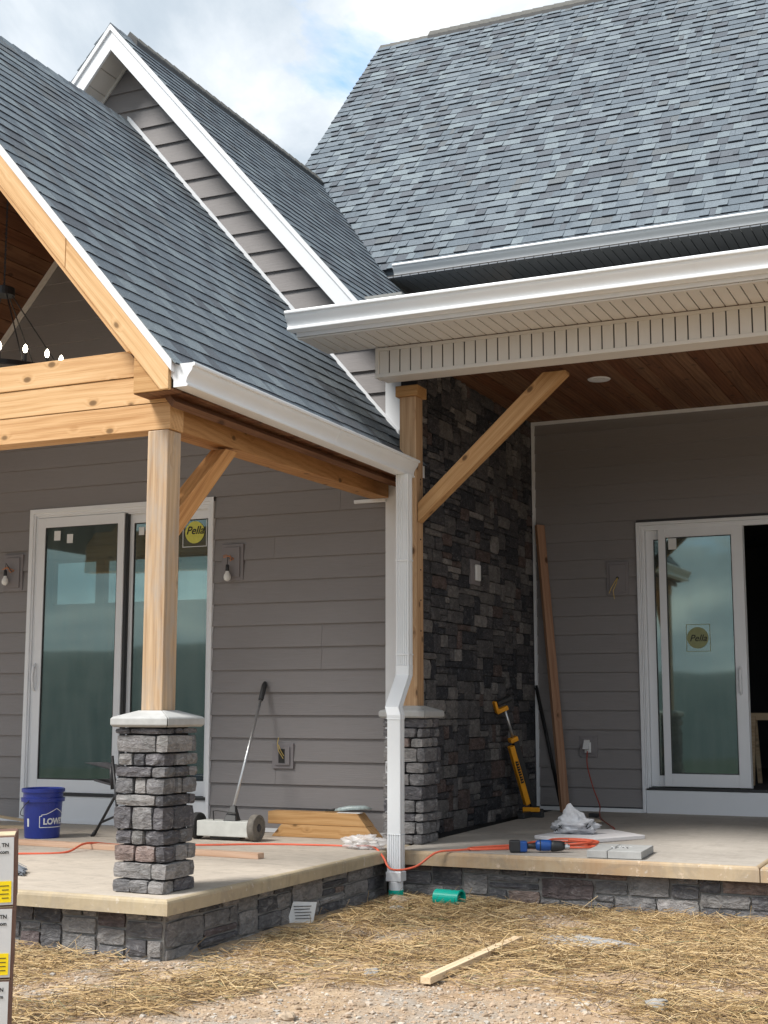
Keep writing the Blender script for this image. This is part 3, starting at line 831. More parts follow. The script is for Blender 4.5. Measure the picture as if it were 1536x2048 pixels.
# ------------------------------------------------------------------ siding walls
def lap_wall(parent, spans_at, zs, yface, mat='siding', flip=1):
    """zs: rising list of course bottoms; spans_at(z0,z1) -> list of (xl0, xr0, xl1, xr1) board ends at bottom / top"""
    for z0, z1 in zip(zs[:-1], zs[1:]):
        for (a0, b0, a1, b1) in spans_at(z0, z1):
            if max(b0 - a0, b1 - a1) < .01: continue
            o = .0215; i = .0008; zt_ = z1 + .006
            vs = [(a0, yface - o, z0), (b0, yface - o, z0), (b1, yface - i, zt_), (a1, yface - i, zt_), (a0, yface, z0), (b0, yface, z0), (b1, yface, zt_), (a1, yface, zt_)]
            put('siding_board', MB().add(vs, [(0, 1, 2, 3), (4, 7, 6, 5), (0, 4, 5, 1), (0, 3, 7, 4), (1, 5, 6, 2)], mat), parent=parent)

DLx0, DLx1, DLz0, DLz1 = -3.49, -1.575, .245, 2.735
lw = thing('left_wall', (CX, .05, 0), 'taupe lap-sided house wall behind the left porch', 'house wall')
boxo('sheathing', -8.6, -3.47, .0, .12, -.3, 5.6, 'interior', lw)
boxo('sheathing', -1.60, .135, .0, .12, -.3, 4.3, 'interior', lw)
boxo('sheathing', -3.47, -1.60, .0, .12, 2.72, 5.6, 'interior', lw)
boxo('sheathing', -3.47, -1.60, .0, .12, -.3, .0, 'interior', lw)
zs = [.035] + [.197 + .1812 * k for k in range(16)]
zs = zs + [zs[-1] + .19 * (k + 1) for k in range(22)]
GAB = GZ - .12
def left_spans(z0, z1):
    out = []
    lim0, lim1 = (GAB - z0) / TAN, (GAB - z1) / TAN
    R0 = min(.0, lim0); R1 = min(.0, lim1)
    if z0 < DLz1 - .02 and z1 > 0:
        Lx = -8.5; out.append((Lx, DLx0, Lx, DLx1 * 0 + DLx0))
        jn = {6: (-.561), 7: (-.561), 2: (-.965), 1: (-.965), 11: -1.0, 13: -.4}
        kk = round((z0 - .197) / .1812) + 0
        a = DLx1
        if kk in jn: out.append((a, jn[kk] - .0012, a, jn[kk] - .0012)); a = jn[kk] + .0012
        out.append((a, R0, a, R1))
    else:
        out.append((-5.9 if z0 < 3.5 else max(-5.9, 2 * CX - R0), R0, -5.9 if z0 < 3.5 else max(-5.9, 2 * CX - R1), R1))
    return out
lap_wall(lw, left_spans, zs, .0)
put('corner_trim', MB().box(.002, .137, -.022, .12, .045, 3.95, 'white'), parent=lw, bevel=.002)
put('corner_trim_pale_strip', MB().box(-.0, .137, -.024, -.0, .002, .045, 'white'), parent=lw)
put('base_strip', MB().box(-5.9, .0, -.02, .0, .002, .034, 'white'), parent=lw)
# step flashing strip along roof line
fz0 = lambda x: PZ - TAN * x
mb = MB().prism([(.12, -.030, fz0(.12) + .005), (-2.56, -.030, fz0(-2.56) + .005), (-2.56, -.030, fz0(-2.56) + .048), (-2.53, -.030, fz0(-2.53) + .062), (.12, -.030, fz0(.12) + .05)], (0, .014, 0), 'white')
props(put('roof_flashing', mb), 'thin white metal flashing along the siding above the left porch roof', 'flashing')

# right (recessed) wall
DRx0, DRx1, DRz0, DRz1 = 1.29, 3.3, .25, 2.705
rw = thing('recessed_wall', (2, YR, 0), 'dark taupe lap-sided wall at the back of the covered right patio', 'house wall')
boxo('sheathing', .2, 1.31, YR + .0, YR + .12, 0, 5.3, 'interior_dark', rw)
boxo('sheathing', 3.28, 12.6, YR + .0, YR + .12, 0, 5.3, 'interior_dark', rw)
boxo('sheathing', 1.31, 3.28, YR + .0, YR + .12, 2.69, 5.3, 'interior_dark', rw)
boxo('side_light_block', 8.5, 8.62, -.6, YR, 0, 5.3, 'siding', rw)  # unseen wall added to cut side light on the patio
zr = [.075, .245 - .0] + [.245 + .1777 * k for k in range(1, 22)]
def right_spans(z0, z1):
    if z0 >= CEIL - .05: return []
    if z0 < DRz1 - .02: return [(.30, DRx0 - .004, .30, DRx0 - .004), (DRx1, 12.5, DRx1, 12.5)]
    return [(.30, 12.5, .30, 12.5)]
zr = [z for z in zr if z < CEIL - .06] + [CEIL - .035]
lap_wall(rw, right_spans, zr, YR)
put('corner_trim', MB().box(.272, .302, YR - .03, YR, .06, CEIL - .004, 'white'), parent=rw)
put('top_trim', MB().box(.303, 7.9, YR - .03, YR, CEIL - .034, CEIL - .004, 'white'), parent=rw)
put('base_trim', MB().box(.303, DRx0, YR - .03, YR, .028, .062, 'white'), parent=rw)

# ------------------------------------------------------------------ stone side wall of the patio
sw = thing('stone_wall', (.2, 1.4, 0), 'tall dark ledgestone side wall of the covered right patio', 'stone wall')
boxo('mortar_bed', .137, .245, .01, YR, -.05, CEIL + .05, 'mortar_dark', sw)
lay_stones(sw, ashlar(YR - .02, CEIL - .0, .052, (2, 7), (1, 1, 2, 2, 3), random.Random(77)), lambda a, z: ((.245, .01 + a, .0 + z), R(90)), 'stone_wall', .006, .024)
boxo('end_return', .138, .27, -.02, .008, .0, 3.6, 'mortar_dark', sw)

# ------------------------------------------------------------------ upper gable
ug = thing('upper_gable_roof', (CX, 1.5, 4), 'tall steep gable roof with wide white rake boards behind the left porch', 'roof')
gzf = lambda x: GZ - TAN * x
rid2 = gzf(CX)
YG = -.30
put('deck_right', MB().prism([(.1, YG, gzf(.1)), (CX, YG, rid2), (CX, YG, rid2 - .14), (.1, YG, gzf(.1) - .14)], (0, 5.2, 0), 'shingle'), parent=ug)
put('deck_left', MB().prism([(CX, YG, rid2), (2 * CX - .3, YG, gzf(.3)), (2 * CX - .3, YG, gzf(.3) - .14), (CX, YG, rid2 - .14)], (0, 5.2, 0), 'shingle'), parent=ug)
for sgn in (1, -1):
    X = lambda x: x if sgn > 0 else 2 * CX - x
    xe = .02
    put('rake_board', MB().prism([(X(xe), YG - .025, gzf(xe) - .055), (CX, YG - .025, rid2 - .055), (CX, YG - .025, rid2 - .235), (X(xe), YG - .025, gzf(xe) - .235)], (0, .025, 0), 'white'), parent=ug, bevel=.002)
    put('rake_top_trim', MB().prism([(X(xe), YG - .042, gzf(xe) + .004), (CX, YG - .042, rid2 + .004), (CX, YG - .042, rid2 - .053), (X(xe), YG - .042, gzf(xe) - .053)], (0, .04, 0), 'white'), parent=ug, bevel=.002)
    # rake soffit panels between fascia and wall
    s0 = .02
    while s0 < 2.3:
        x1 = CX + sgn * s0; x2 = CX + sgn * (s0 + .115); z1 = rid2 - .20 - s0 * TAN; z2 = rid2 - .20 - (s0 + .115) * TAN
        put('rake_soffit_panel', MB().prism([(x1, YG, z1), (x2, YG, z2), (x2, YG, z2 + .012), (x1, YG, z1 + .012)], (0, .286, 0), 'soffit'), parent=ug)
        s0 += .122
    put('soffit_trim', MB().prism([(CX, -.034, rid2 - .195), (CX + sgn * 2.4, -.034, rid2 - .195 - 2.4 * TAN), (CX + sgn * 2.4, -.034, rid2 - .235 - 2.4 * TAN), (CX, -.034, rid2 - .235)], (0, .016, 0), 'soffit'), parent=ug)
# shingles on both slopes
mainz = lambda y: 5.36 + 1.167 * (y - 2.33)
shingle_roof(ug, (.1, YG - .045, gzf(.1) + .004), (0, 1, 0), SV, 4.9, 2.65 * NRM, keep=lambda c: c.z > mainz(c.y) - .12 or c.y < 2.3, seed=9, tk=.62)
shingle_roof(ug, (2 * CX - .27, YG - .045 + 5.0, gzf(.27) + .004), (0, -1, 0), Vector((1, 0, TAN)), 5.0, 2.815 * NRM, keep=lambda c: c.y < .6, seed=10, maxn=60)
ridge_caps(ug, (CX, YG - .04, rid2), (0, 1, 0), .3, vent=.0, mat='shingle')
ridge_caps(ug, (CX, YG + .26, rid2), (0, 1, 0), 3.75, vent=.055)

# ------------------------------------------------------------------ main roof
mr = thing('main_roof', (1, 4, 5.3), 'large grey shingled main roof slope facing the yard at upper right', 'roof')
MY, RY = 2.33, 6.25
MXL = -2.89
rz = mainz(RY)
put('deck_front', MB().prism([(MXL, MY, mainz(MY) - .002), (MXL, RY, rz - .002), (MXL, RY, rz - .16), (MXL, MY, mainz(MY) - .10)], (12, 0, 0), 'shingle'), parent=mr)
put('deck_back', MB().prism([(MXL, RY, rz), (MXL, 10.2, mainz(2.33)), (MXL, 10.2, mainz(2.33) - .1), (MXL, RY, rz - .1)], (12, 0, 0), 'shingle'), parent=mr)
put('rake_board', MB().prism([(MXL - .03, MY, mainz(MY) - .0), (MXL - .03, RY, rz - .0), (MXL - .03, RY, rz - .2), (MXL - .03, MY, mainz(MY) - .2)], (.028, 0, 0), 'white'), parent=mr)
MV = Vector((0, 1, 1.167)).normalized()
shingle_roof(mr, (MXL - .035, MY - .035, mainz(MY - .035) + .003), (1, 0, 0), MV, 6.7, (RY - MY + .02) * math.sqrt(1 + 1.167 ** 2), keep=lambda c: c.z > gzf(c.x) - .15 or c.x < CX - .2, seed=4)
ridge_caps(mr, (MXL - .03, RY, rz), (1, 0, 0), .75, slope=1.167, vent=.0)
ridge_caps(mr, (MXL + .7, RY, rz), (1, 0, 0), 5.0, slope=1.167, vent=.05)
# end walls so that the sky does not shine under the roof
put('gable_end', MB().prism([(MXL + .25, 4.6, 3.0), (MXL + .25, 4.6, mainz(4.6) - .2), (MXL + .25, RY, rz - .2), (MXL + .25, 9.6, mainz(2.9) - .12), (MXL + .25, 9.6, 3.0)], (.05, 0, 0), 'siding'), parent=mr)

# dark overhang soffit under the main eave
us = thing('upper_soffit', (3, 2.55, 5.2), 'charcoal grooved soffit in the gap between the two long white gutters', 'soffit')
boxo('backing', -1.3, 8, 2.22, YR, 5.222, 5.235, 'groove', us)
x = -1.2
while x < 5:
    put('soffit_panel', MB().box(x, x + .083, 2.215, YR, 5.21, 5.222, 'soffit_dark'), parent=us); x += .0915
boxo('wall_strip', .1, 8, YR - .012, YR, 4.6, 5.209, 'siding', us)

# ------------------------------------------------------------------ right patio roof, beam, ceiling
pr = thing('patio_roof', (3, .8, 3.7), 'low covered-patio roof with cream grooved vinyl soffit', 'roof')
put('deck', MB().prism([(-.17, -1.20, 3.80), (-.17, YR, 4.78), (-.17, YR, 4.68), (-.17, -1.20, 3.70)], (13, 0, 0), 'ridge_shingle'), parent=pr)
boxo('fascia', -.17, 12.6, -1.21, -1.195, 3.655, 3.795, 'white', pr)
boxo('soffit_backing', -.165, 12.6, -1.19, -.70, 3.665, 3.678, 'groove', pr)
x = -.165
k = 0
while x < 4.6:
    y1 = -.70
    put('soffit_panel', MB().box(x, x + .0765, -1.19, y1, 3.652, 3.665, 'soffit'), parent=pr); x += .0855
boxo('soffit_edge', -.168, 12.6, -1.196, -1.155, 3.642, 3.651, 'soffit', pr)
boxo('soffit_end', -.170, -.1655, -1.19, -.70, 3.65, 3.80, 'soffit', pr)
boxo('soffit_return', -.165, .23, -.70, -.69, 3.652, 3.80, 'soffit', pr)
bm_ = thing('patio_beam', (3, -.6, 3.42), 'long white patio beam faced with upright cream grooved panels', 'beam')
boxo('beam_box', .245, 12.6, -.69, -.515, 3.421, 3.64, 'soffit', bm_)
boxo('groove_backing', .25, 8, -.694, -.6905, 3.44, 3.625, 'groove', bm_)
boxo('lower_trim', .235, 8, -.712, -.695, 3.42, 3.448, 'soffit', bm_, bevel=.002)
boxo('upper_trim', .235, 8, -.712, -.695, 3.622, 3.645, 'soffit', bm_, bevel=.002)
boxo('end_trim', .232, .262, -.713, -.60, 3.418, 3.646, 'soffit', bm_, bevel=.002)
x = .264
while x < 4.6:
    put('grooved_panel', MB().box(x, x + .0755, -.704, -.695, 3.4485, 3.6215, 'soffit'), parent=bm_); x += .0855
# upper-left infill between beam and house wall
boxo('wall_infill', .138, 12.6, -.5, -.4, CEIL + .02, 3.66 + .25, 'mortar_dark', pr)

ct = thing('patio_ceiling', (3, 1.2, CEIL), 'reddish-brown tongue-and-groove plank ceiling over the right patio', 'ceiling')
x = .15; rr_ = random.Random(5)
while x < 5.2:
    put('plank', MB().box(x, x + .1265, -.52, YR, CEIL, CEIL + .015, 'ceil_wood'), parent=ct, bevel=.0); x += .131
boxo('backing', .14, 12.6, -.52, YR, CEIL + .016, CEIL + .03, 'mortar_dark', ct)
lt = thing('recessed_light', (1.37, 1.38, CEIL), 'round white recessed light in the brown plank ceiling', 'ceiling light')
put('trim_ring', MB().lathe([(.055, -.002), (.092, -.008), (.098, -.002), (.098, .0)], 32, 'white', c=(1.37, 1.38, CEIL)), parent=lt, smooth=True)
put('lens', MB().lathe([(0, -.0035), (.056, -.003)], 32, 'paper', c=(1.37, 1.38, CEIL)), parent=lt)

# ------------------------------------------------------------------ gutters
PROF = [(0, 0), (.084, 0), (.09, .003), (.091, .012), (.083, .018), (.082, .028), (.085, .042), (.092, .056), (.101, .069), (.112, .082), (.119, .094), (.121, .108), (.133, .110), (.135, .115), (.135, .127), (.131, .131), (.120, .131), (.118, .118), (.06, .112), (0, .125)]
def gutter(name, p0, p1, out, label, capname='end_cap', s=1.0):
    """K-style gutter from p0 to p1 (bottom back edge); out = horizontal outward direction"""
    p0, p1, out = Vector(p0), Vector(p1), Vector(out); d = (p1 - p0)
    t = thing(name, tuple((p0 + p1) / 2), label, 'gutter')
    pts = [p0 + out * a * s + Vector((0, 0, b * s)) for a, b in PROF]
    sharp_smooth(put('trough', MB().prism(pts, d, 'gutter'), parent=t), 50)
    e = d.normalized()
    L_ = d.length
    for f_ in ((.58,) if L_ < 5 else (.36, .75)):
        q = p0 + d * f_
        pts = [q + out * (a * s * 1.012) + Vector((0, 0, b * s * 1.006 - .0015)) for a, b in PROF[:15]] + [q + Vector((0, 0, .128 * s))]
        put('seam', MB().prism(pts, e * .0012, 'gutter'), parent=t)
    for q, sg in ((p0, -1), (p1, 1)):
        pts = [q + out * (a * s * 1.01) + Vector((0, 0, b * s * 1.01 - .001)) + e * sg * .001 for a, b in PROF[:15]] + [q + Vector((0, 0, .13 * s)) + e * sg * .001]
        put(capname, MB().prism(pts, e * sg * .003, 'gutter'), parent=t)
    return t
gutter('eave_gutter', (.322, -3.545, 2.727), (.322, -.395, 2.70), (1, 0, 0), 'white gutter along the left porch eave, descending toward the downspout')
gutter('eave_gutter', (-.195, -1.212, 3.685), (8, -1.212, 3.685), (0, -1, 0), 'lower long white gutter over the patio beam', s=1.02)
gutter('eave_gutter', (-.93, 2.328, 5.215), (8, 2.328, 5.215), (0, -1, 0), 'upper long white gutter at the foot of the large main roof', s=1.0)

# ------------------------------------------------------------------ downspout
def rect_pipe(mb, pts, w_, d_, mat, ribs=True):
    """ribbed rectangular pipe swept through pts; face toward -Y"""
    prof = [(-w_ / 2, -d_ / 2)]
    if ribs:
        nr = 5
        for k in range(nr):
            a = -w_ / 2 + w_ * (.16 + .68 * k / (nr - 1)); e = w_ * .04
            prof += [(a - e, -d_ / 2), (a - e * .4, -d_ / 2 + .006), (a + e * .4, -d_ / 2 + .006), (a + e, -d_ / 2)]
    prof += [(w_ / 2, -d_ / 2), (w_ / 2, -d_ * .1), (w_ / 2 - .004, 0), (w_ / 2, d_ * .1), (w_ / 2, d_ / 2), (-w_ / 2, d_ / 2)]
    n = len(prof); vs = []; fs = []
    for p in pts: vs += [(p[0] + a, p[1] + b, p[2]) for a, b in prof]
    for i in range(len(pts) - 1):
        for k in range(n): fs.append((i * n + k, i * n + (k + 1) % n, (i + 1) * n + (k + 1) % n, (i + 1) * n + k))
    fs += [tuple(range(n)), tuple(range((len(pts) - 1) * n, len(pts) * n))[::-1]]
    mb.add(vs, fs, mat)
ds = thing('downspout', (.49, -.92, -.3), 'white ribbed downspout dropping from the left gutter into a green drain pipe', 'downspout')
mb = MB(); rect_pipe(mb, [(.392, -.545, 2.70), (.392, -.545, 1.27)], .1, .075, 'gutter'); put('upper_pipe', mb, parent=ds, bevel=0)
mb = MB(); rect_pipe(mb, [(.392, -.545, 1.285), (.392, -.548, 1.215), (.468, -.905, .985), (.492, -.925, .93), (.492, -.925, .9)], .104, .079, 'gutter', False); put('elbow', mb, parent=ds, bevel=.003)
mb = MB(); rect_pipe(mb, [(.492, -.925, .915), (.492, -.925, .115)], .1, .075, 'gutter', False); put('lower_pipe', mb, parent=ds, bevel=.003)
mb = MB(); rect_pipe(mb, [(.492, -.925, .115), (.492, -.925, -.16)], .1, .075, 'gutter'); put('ribbed_end', mb, parent=ds)
put('adapter', MB().box(.435, .549, -.972, -.876, -.2, -.135, 'white').lathe([(.0, -.2), (.05, -.2), (.05, -.262), (0, -.262)], 20, 'white', c=(.492, -.924, 0)), parent=ds, bevel=.004)
for z, yy, xx in ((2.05, -.545, .392), (1.36, -.545, .392)):
    put('strap', MB().box(xx - .054, xx + .054, yy - .042, yy + .04, z, z + .012, 'gutter'), parent=ds)
put('drain_collar', MB().lathe([(0, -.36), (.053, -.36), (.053, -.258), (0, -.258)], 24, 'green_pipe', c=(.492, -.924, 0)), parent=ds)

# ------------------------------------------------------------------ sliding doors
def frame4(mb, x0, x1, y0, y1, z0, z1, l, r_, t, b, mat):
    mb.box(x0, x0 + l, y0, y1, z0, z1, mat); mb.box(x1 - r_, x1, y0, y1, z0, z1, mat)
    mb.box(x0 + l, x1 - r_, y0 + .001, y1 - .001, z1 - t, z1, mat); mb.box(x0 + l, x1 - r_, y0 + .001, y1 - .001, z0, z0 + b, mat)
def sash(t, x0, x1, y0, z0, z1, l, r_, tp, b, name='sash_frame'):
    mb = MB(); frame4(mb, x0, x1, y0, y0 + .035, z0, z1, l, r_, tp, b, 'white'); f = put(name, mb, parent=t, bevel=.003)
    put('pane', MB().box(x0 + l - .005, x1 - r_ + .005, y0 + .014, y0 + .02, z0 + b - .005, z1 - tp + .005, 'glass'), parent=t)
    mb = MB(); frame4(mb, x0 + l - .001, x1 - r_ + .001, y0 + .006, y0 + .013, z0 + b - .001, z1 - tp + .001, .009, .009, .009, .009, 'black_plastic'); put('glazing_gasket', mb, parent=t)
    return f
def handle(t, x, y, z0, z1):
    put('handle', MB().tube([(x, y, z0), (x, y - .03, z0 + .03), (x, y - .038, (z0 + z1) / 2), (x, y - .03, z1 - .03), (x, y, z1)], .013, 8, 'white').box(x - .016, x + .016, y - .006, y, z0 - .01, z1 + .01, 'white'), parent=t, smooth=False)

dl = thing('sliding_door', (-2.53, 0, 0), 'closed two-panel white sliding glass door behind the pinkish post', 'sliding door')
mb = MB(); y0 = -.035
mb.box(DLx0, DLx0 + .042, y0, .02, .0, DLz1, 'white'); mb.box(DLx1 - .03, DLx1, y0, .02, .0, DLz1, 'white'); mb.box(DLx0, DLx1, y0 + .001, .02, DLz1 - .04, DLz1, 'white')
put('casing', mb, parent=dl, bevel=.004)
mb = MB()
for k, (i_, yy) in enumerate(((.042, -.022), (.058, -.008), (.072, .006))):
    frame4(mb, DLx0 + i_, DLx1 - i_ + .012, yy, yy + .05, DLz0, DLz1 - i_ + .002, .014, .014, .02, .001, 'white')
put('jamb', mb, parent=dl)
sash(dl, DLx0 + .075, -2.485, -.012, DLz0 + .015, 2.655, .085, .068, .088, .108)
sash(dl, -2.492, -1.646, .045, DLz0 + .015, 2.655, .07, .015, .088, .12)
put('meeting_gap', MB().box(-2.484, -2.46, .0, .044, DLz0 + .02, 2.65, 'black_plastic'), parent=dl)
put('track', MB().box(DLx0 + .045, DLx1 - .03, -.03, .03, DLz0 - .012, DLz0 + .012, 'black_plastic'), parent=dl)
put('kick_panel', MB().box(DLx0 + .0425, DLx1 - .0305, -.016, .01, .0, DLz0 - .014, 'white'), parent=dl, bevel=.002)
handle(dl, -3.385, -.012, 1.13, 1.36)
for x0, z0, s in ((-3.24, 2.45, .085), (-3.1, 2.42, .08), (-2.38, 2.46, .07)):
    Tm = Matrix.Translation((x0, -.001 if x0 < -2.5 else .057, z0)) @ Matrix.Rotation(R(rnd.uniform(-8, 8)), 4, 'Y')
    put('paper_sticker', MB().box(0, s * .8, -.001, 0, 0, s, 'paper', T=Tm), parent=dl)

def text_mesh(txt, size, mat, bold=.0, shear=0.0):
    cu = bpy.data.curves.new('txt', 'FONT'); cu.body = txt; cu.size = size; cu.offset = bold; cu.resolution_u = 3; cu.shear = shear
    ob = bpy.data.objects.new('txt', cu); COL.objects.link(ob)
    dg = bpy.context.evaluated_depsgraph_get(); me = bpy.data.meshes.new_from_object(ob.evaluated_get(dg))
    vs = [v.co.copy() for v in me.vertices]; fs = [tuple(p.vertices) for p in me.polygons]
    bpy.data.objects.remove(ob); bpy.data.meshes.remove(me); bpy.data.curves.remove(cu)
    return vs, fs
def put_text(name, txt, size, mat, T, parent, bold=0.0, warp=None, shear=0.0):
    vs, fs = text_mesh(txt, size, mat, bold, shear)
    vs = [warp(v) if warp else T @ v for v in vs]
    return put(name, MB().add(vs, fs, mat), parent=parent)
def disc(c, r_, y, mat, n=32):
    return MB().add([(c[0] + r_ * math.cos(2 * math.pi * k / n), y, c[1] + r_ * math.sin(2 * math.pi * k / n)) for k in range(n)], [tuple(range(n))], mat)
XZ = lambda x, y, z: Matrix.Translation((x, y, z)) @ Matrix.Rotation(R(90), 4, 'X')
put('round_sticker', disc((-1.81, 2.455), .095, .054, 'sticker'), parent=dl)
put_text('sticker_lettering', 'Pella', .095, 'ink', XZ(-1.895, .052, 2.44), dl, .0015, shear=.3)
mb = MB(); frame4(mb, -1.93, -1.69, .054, .0555, 2.33, 2.6, .006, .006, .006, .006, 'paper'); put('sticker_border', mb, parent=dl)

dr = thing('sliding_door', (2.3, YR, 0), 'half-open white sliding glass door on the right patio', 'sliding door')
mb = MB(); y0 = YR - .04
mb.box(DRx0, DRx0 + .032, y0, YR + .02, .03, DRz1, 'white'); mb.box(DRx1 - .03, DRx1, y0, YR + .02, .0, DRz1, 'white'); mb.box(DRx0, DRx1, y0 + .001, YR + .02, DRz1 - .032, DRz1, 'white')
put('casing', mb, parent=dr, bevel=.004)
mb = MB()
for i_, yy in ((.034, -.03), (.048, -.018), (.06, -.004)):
    frame4(mb, DRx0 + i_, DRx1 - i_, YR + yy, YR + yy + .05, DRz0 + .0, DRz1 - i_ + .0, .012, .012, .014, .001, 'white')
put('jamb', mb, parent=dr)
sash(dr, DRx0 + .072, 2.27, YR + .045, DRz0 + .015, 2.635, .072, .06, .09, .1, 'fixed_sash')
sash(dr, 1.492, 2.268, YR - .005, DRz0 + .02, 2.635, .066, .104, .082, .115)
put('track', MB().box(DRx0 + .06, DRx1 - .03, YR - .036, YR + .03, DRz0 - .014, DRz0 + .01, 'black_plastic'), parent=dr)
put('track_block', MB().box(2.18, 2.235, YR - .046, YR - .036, DRz0 - .014, DRz0 + .016, 'black_plastic'), parent=dr)
put('kick_panel', MB().box(DRx0 + .035, DRx1 - .03, YR - .03, YR + .01, .012, DRz0 - .016, 'white'), parent=dr, bevel=.002)
handle(dr, 2.207, YR - .005, 1.1, 1.345)
put('paper_sticker', MB().box(1.585, 1.66, YR + .005, YR + .006, 2.44, 2.55, 'paper'), parent=dr)
put('round_sticker', disc((1.83, 1.615), .098, YR + .0065, 'sticker_dimmed'), parent=dr)
put_text('sticker_lettering', 'Pella', .085, 'ink', XZ(1.755, YR + .0055, 1.585), dr, .001, shear=.3)
mb = MB(); frame4(mb, 1.725, 1.945, YR + .0066, YR + .0072, 1.49, 1.74, .005, .005, .005, .005, 'sticker_dimmed'); put('sticker_border', mb, parent=dr)

# rooms behind the doors
lroom = thing('left_room', (-2.5, 2.5, .2), 'unfinished room with windows seen through the left glass door', 'room')
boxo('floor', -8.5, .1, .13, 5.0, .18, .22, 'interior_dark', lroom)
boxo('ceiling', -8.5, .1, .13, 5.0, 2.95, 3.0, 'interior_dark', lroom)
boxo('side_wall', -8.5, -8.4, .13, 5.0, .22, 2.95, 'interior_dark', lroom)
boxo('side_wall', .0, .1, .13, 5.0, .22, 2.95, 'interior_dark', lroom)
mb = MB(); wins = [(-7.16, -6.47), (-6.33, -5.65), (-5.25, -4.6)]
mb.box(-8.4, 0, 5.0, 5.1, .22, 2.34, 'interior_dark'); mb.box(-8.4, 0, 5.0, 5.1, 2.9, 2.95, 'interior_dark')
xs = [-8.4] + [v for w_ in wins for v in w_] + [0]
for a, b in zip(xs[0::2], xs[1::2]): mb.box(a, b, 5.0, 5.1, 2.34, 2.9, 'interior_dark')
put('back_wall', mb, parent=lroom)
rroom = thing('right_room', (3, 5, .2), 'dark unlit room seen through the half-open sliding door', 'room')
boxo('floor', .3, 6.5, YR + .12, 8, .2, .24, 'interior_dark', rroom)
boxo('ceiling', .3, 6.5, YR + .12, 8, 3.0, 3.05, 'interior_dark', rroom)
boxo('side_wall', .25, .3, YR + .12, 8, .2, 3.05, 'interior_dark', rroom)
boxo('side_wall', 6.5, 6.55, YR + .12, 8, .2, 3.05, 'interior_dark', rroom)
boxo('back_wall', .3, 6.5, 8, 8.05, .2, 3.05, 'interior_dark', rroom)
sh_ = thing('sawhorse', (2.35, 4.2, .24), 'wooden sawhorse standing in the dark room beyond the open door', 'sawhorse')
put('top_rail', MB().box(2.05, 2.75, 4.1, 4.16, .86, .93, 'pine'), parent=sh_, bevel=.003)
for xx in (2.1, 2.68):
    for sg in (-1, 1):
        put('leg', MB().add([(xx - .02, 4.13 + sg * .02, .9), (xx + .02, 4.13 + sg * .02, .9), (xx + .02, 4.13 + sg * .05, .9), (xx - .02, 4.13 + sg * .05, .9), (xx - .02, 4.13 + sg * .2, .24), (xx + .02, 4.13 + sg * .2, .24), (xx + .02, 4.13 + sg * .24, .24), (xx - .02, 4.13 + sg * .24, .24)], [(0, 1, 2, 3), (4, 7, 6, 5), (0, 4, 5, 1), (1, 5, 6, 2), (2, 6, 7, 3), (3, 7, 4, 0)], 'pine'), parent=sh_)

# ------------------------------------------------------------------ mounting blocks, bulbs, outlets
def mount(x0, x1, y, z0, z1, label, cat='mounting block', name='mounting_block'):
    t = thing(name, ((x0 + x1) / 2, y, z0), label, cat)
    put('plate', MB().box(x0, x1, y - .028, y - .0, z0, z1, 'taupe'), parent=t, bevel=.003)
    put('raised_panel', MB().box(x0 + .028, x1 - .028, y - .04, y - .028, z0 + .028, z1 - .028, 'taupe'), parent=t, bevel=.003)
    return t
def bulb_block(x0, x1, z0, z1, label, bx, bz):
    t = mount(x0, x1, 0, z0, z1, label, 'wall light', 'wall_light')
    cxx = (x0 + x1) / 2
    put('wire', MB().tube([(cxx + .02, -.04, z0 + .18), (cxx + .01, -.075, z0 + .16), (bx + .03, -.09, z0 + .2), (bx - .04, -.08, z0 + .19)], .004, 6, 'copper')
        .tube([(cxx + .02, -.04, z0 + .18), (cxx - .03, -.08, z0 + .21), (cxx - .05, -.09, z0 + .2)], .004, 6, 'copper')
        .tube([(cxx + .01, -.06, z0 + .17), (bx + .002, -.085, bz + .16), (bx, -.085, bz + .1)], .0035, 6, 'black_plastic'), parent=t)
    s = put('socket', MB().lathe([(0, .1), (.013, .098), (.017, .05), (.014, .045)], 12, 'black_plastic', c=(bx, -.085, bz)), parent=t, smooth=True)
    put('bulb', MB().lathe([(.012, .05), (.016, .035), (.028, .012), (.031, -.008), (.026, -.026), (.012, -.037), (0, -.039)], 16, 'bulb', c=(bx, -.085, bz)), parent=t, smooth=True)
bulb_block(-1.49, -1.285, 2.02, 2.325, 'bare bulb hanging on wires from a mounting block right of the left door', -1.40, 2.05)
bulb_block(-3.765, -3.556, 2.015, 2.34, 'bare bulb on wires from a mounting block at the left edge, left of the door', -3.70, 2.10)
t = mount(1.0, 1.208, YR, 2.03, 2.345, 'blank mounting block with two yellow wires beside the half-open door')
put('wire', MB().tube([(1.105, YR - .04, 2.19), (1.09, YR - .06, 2.16), (1.05, YR - .07, 2.09), (1.03, YR - .07, 2.045)], .004, 6, 'wire')
    .tube([(1.105, YR - .04, 2.19), (1.1, YR - .06, 2.14), (1.07, YR - .07, 2.07), (1.08, YR - .07, 1.99)], .004, 6, 'wire').lathe([(0, 0), (.014, 0)], 12, 'ink', Matrix.Rotation(R(90), 4, 'X'), (1.105, YR - .0415, 2.19)), parent=t)
t = mount(-.99, -.8, 0, .50, .70, 'outlet block with an open box and two loose yellow wires by the sweeper handle', 'outlet box', 'outlet_box')
put('opening', MB().box(-.925, -.87, -.043, -.0405, .545, .655, 'ink'), parent=t)
put('wire', MB().tube([(-.88, -.045, .58), (-.91, -.07, .64), (-.915, -.08, .7), (-.905, -.08, .745)], .0035, 6, 'wire').tube([(-.875, -.045, .6), (-.895, -.07, .65), (-.905, -.08, .69)], .0035, 6, 'wire'), parent=t)
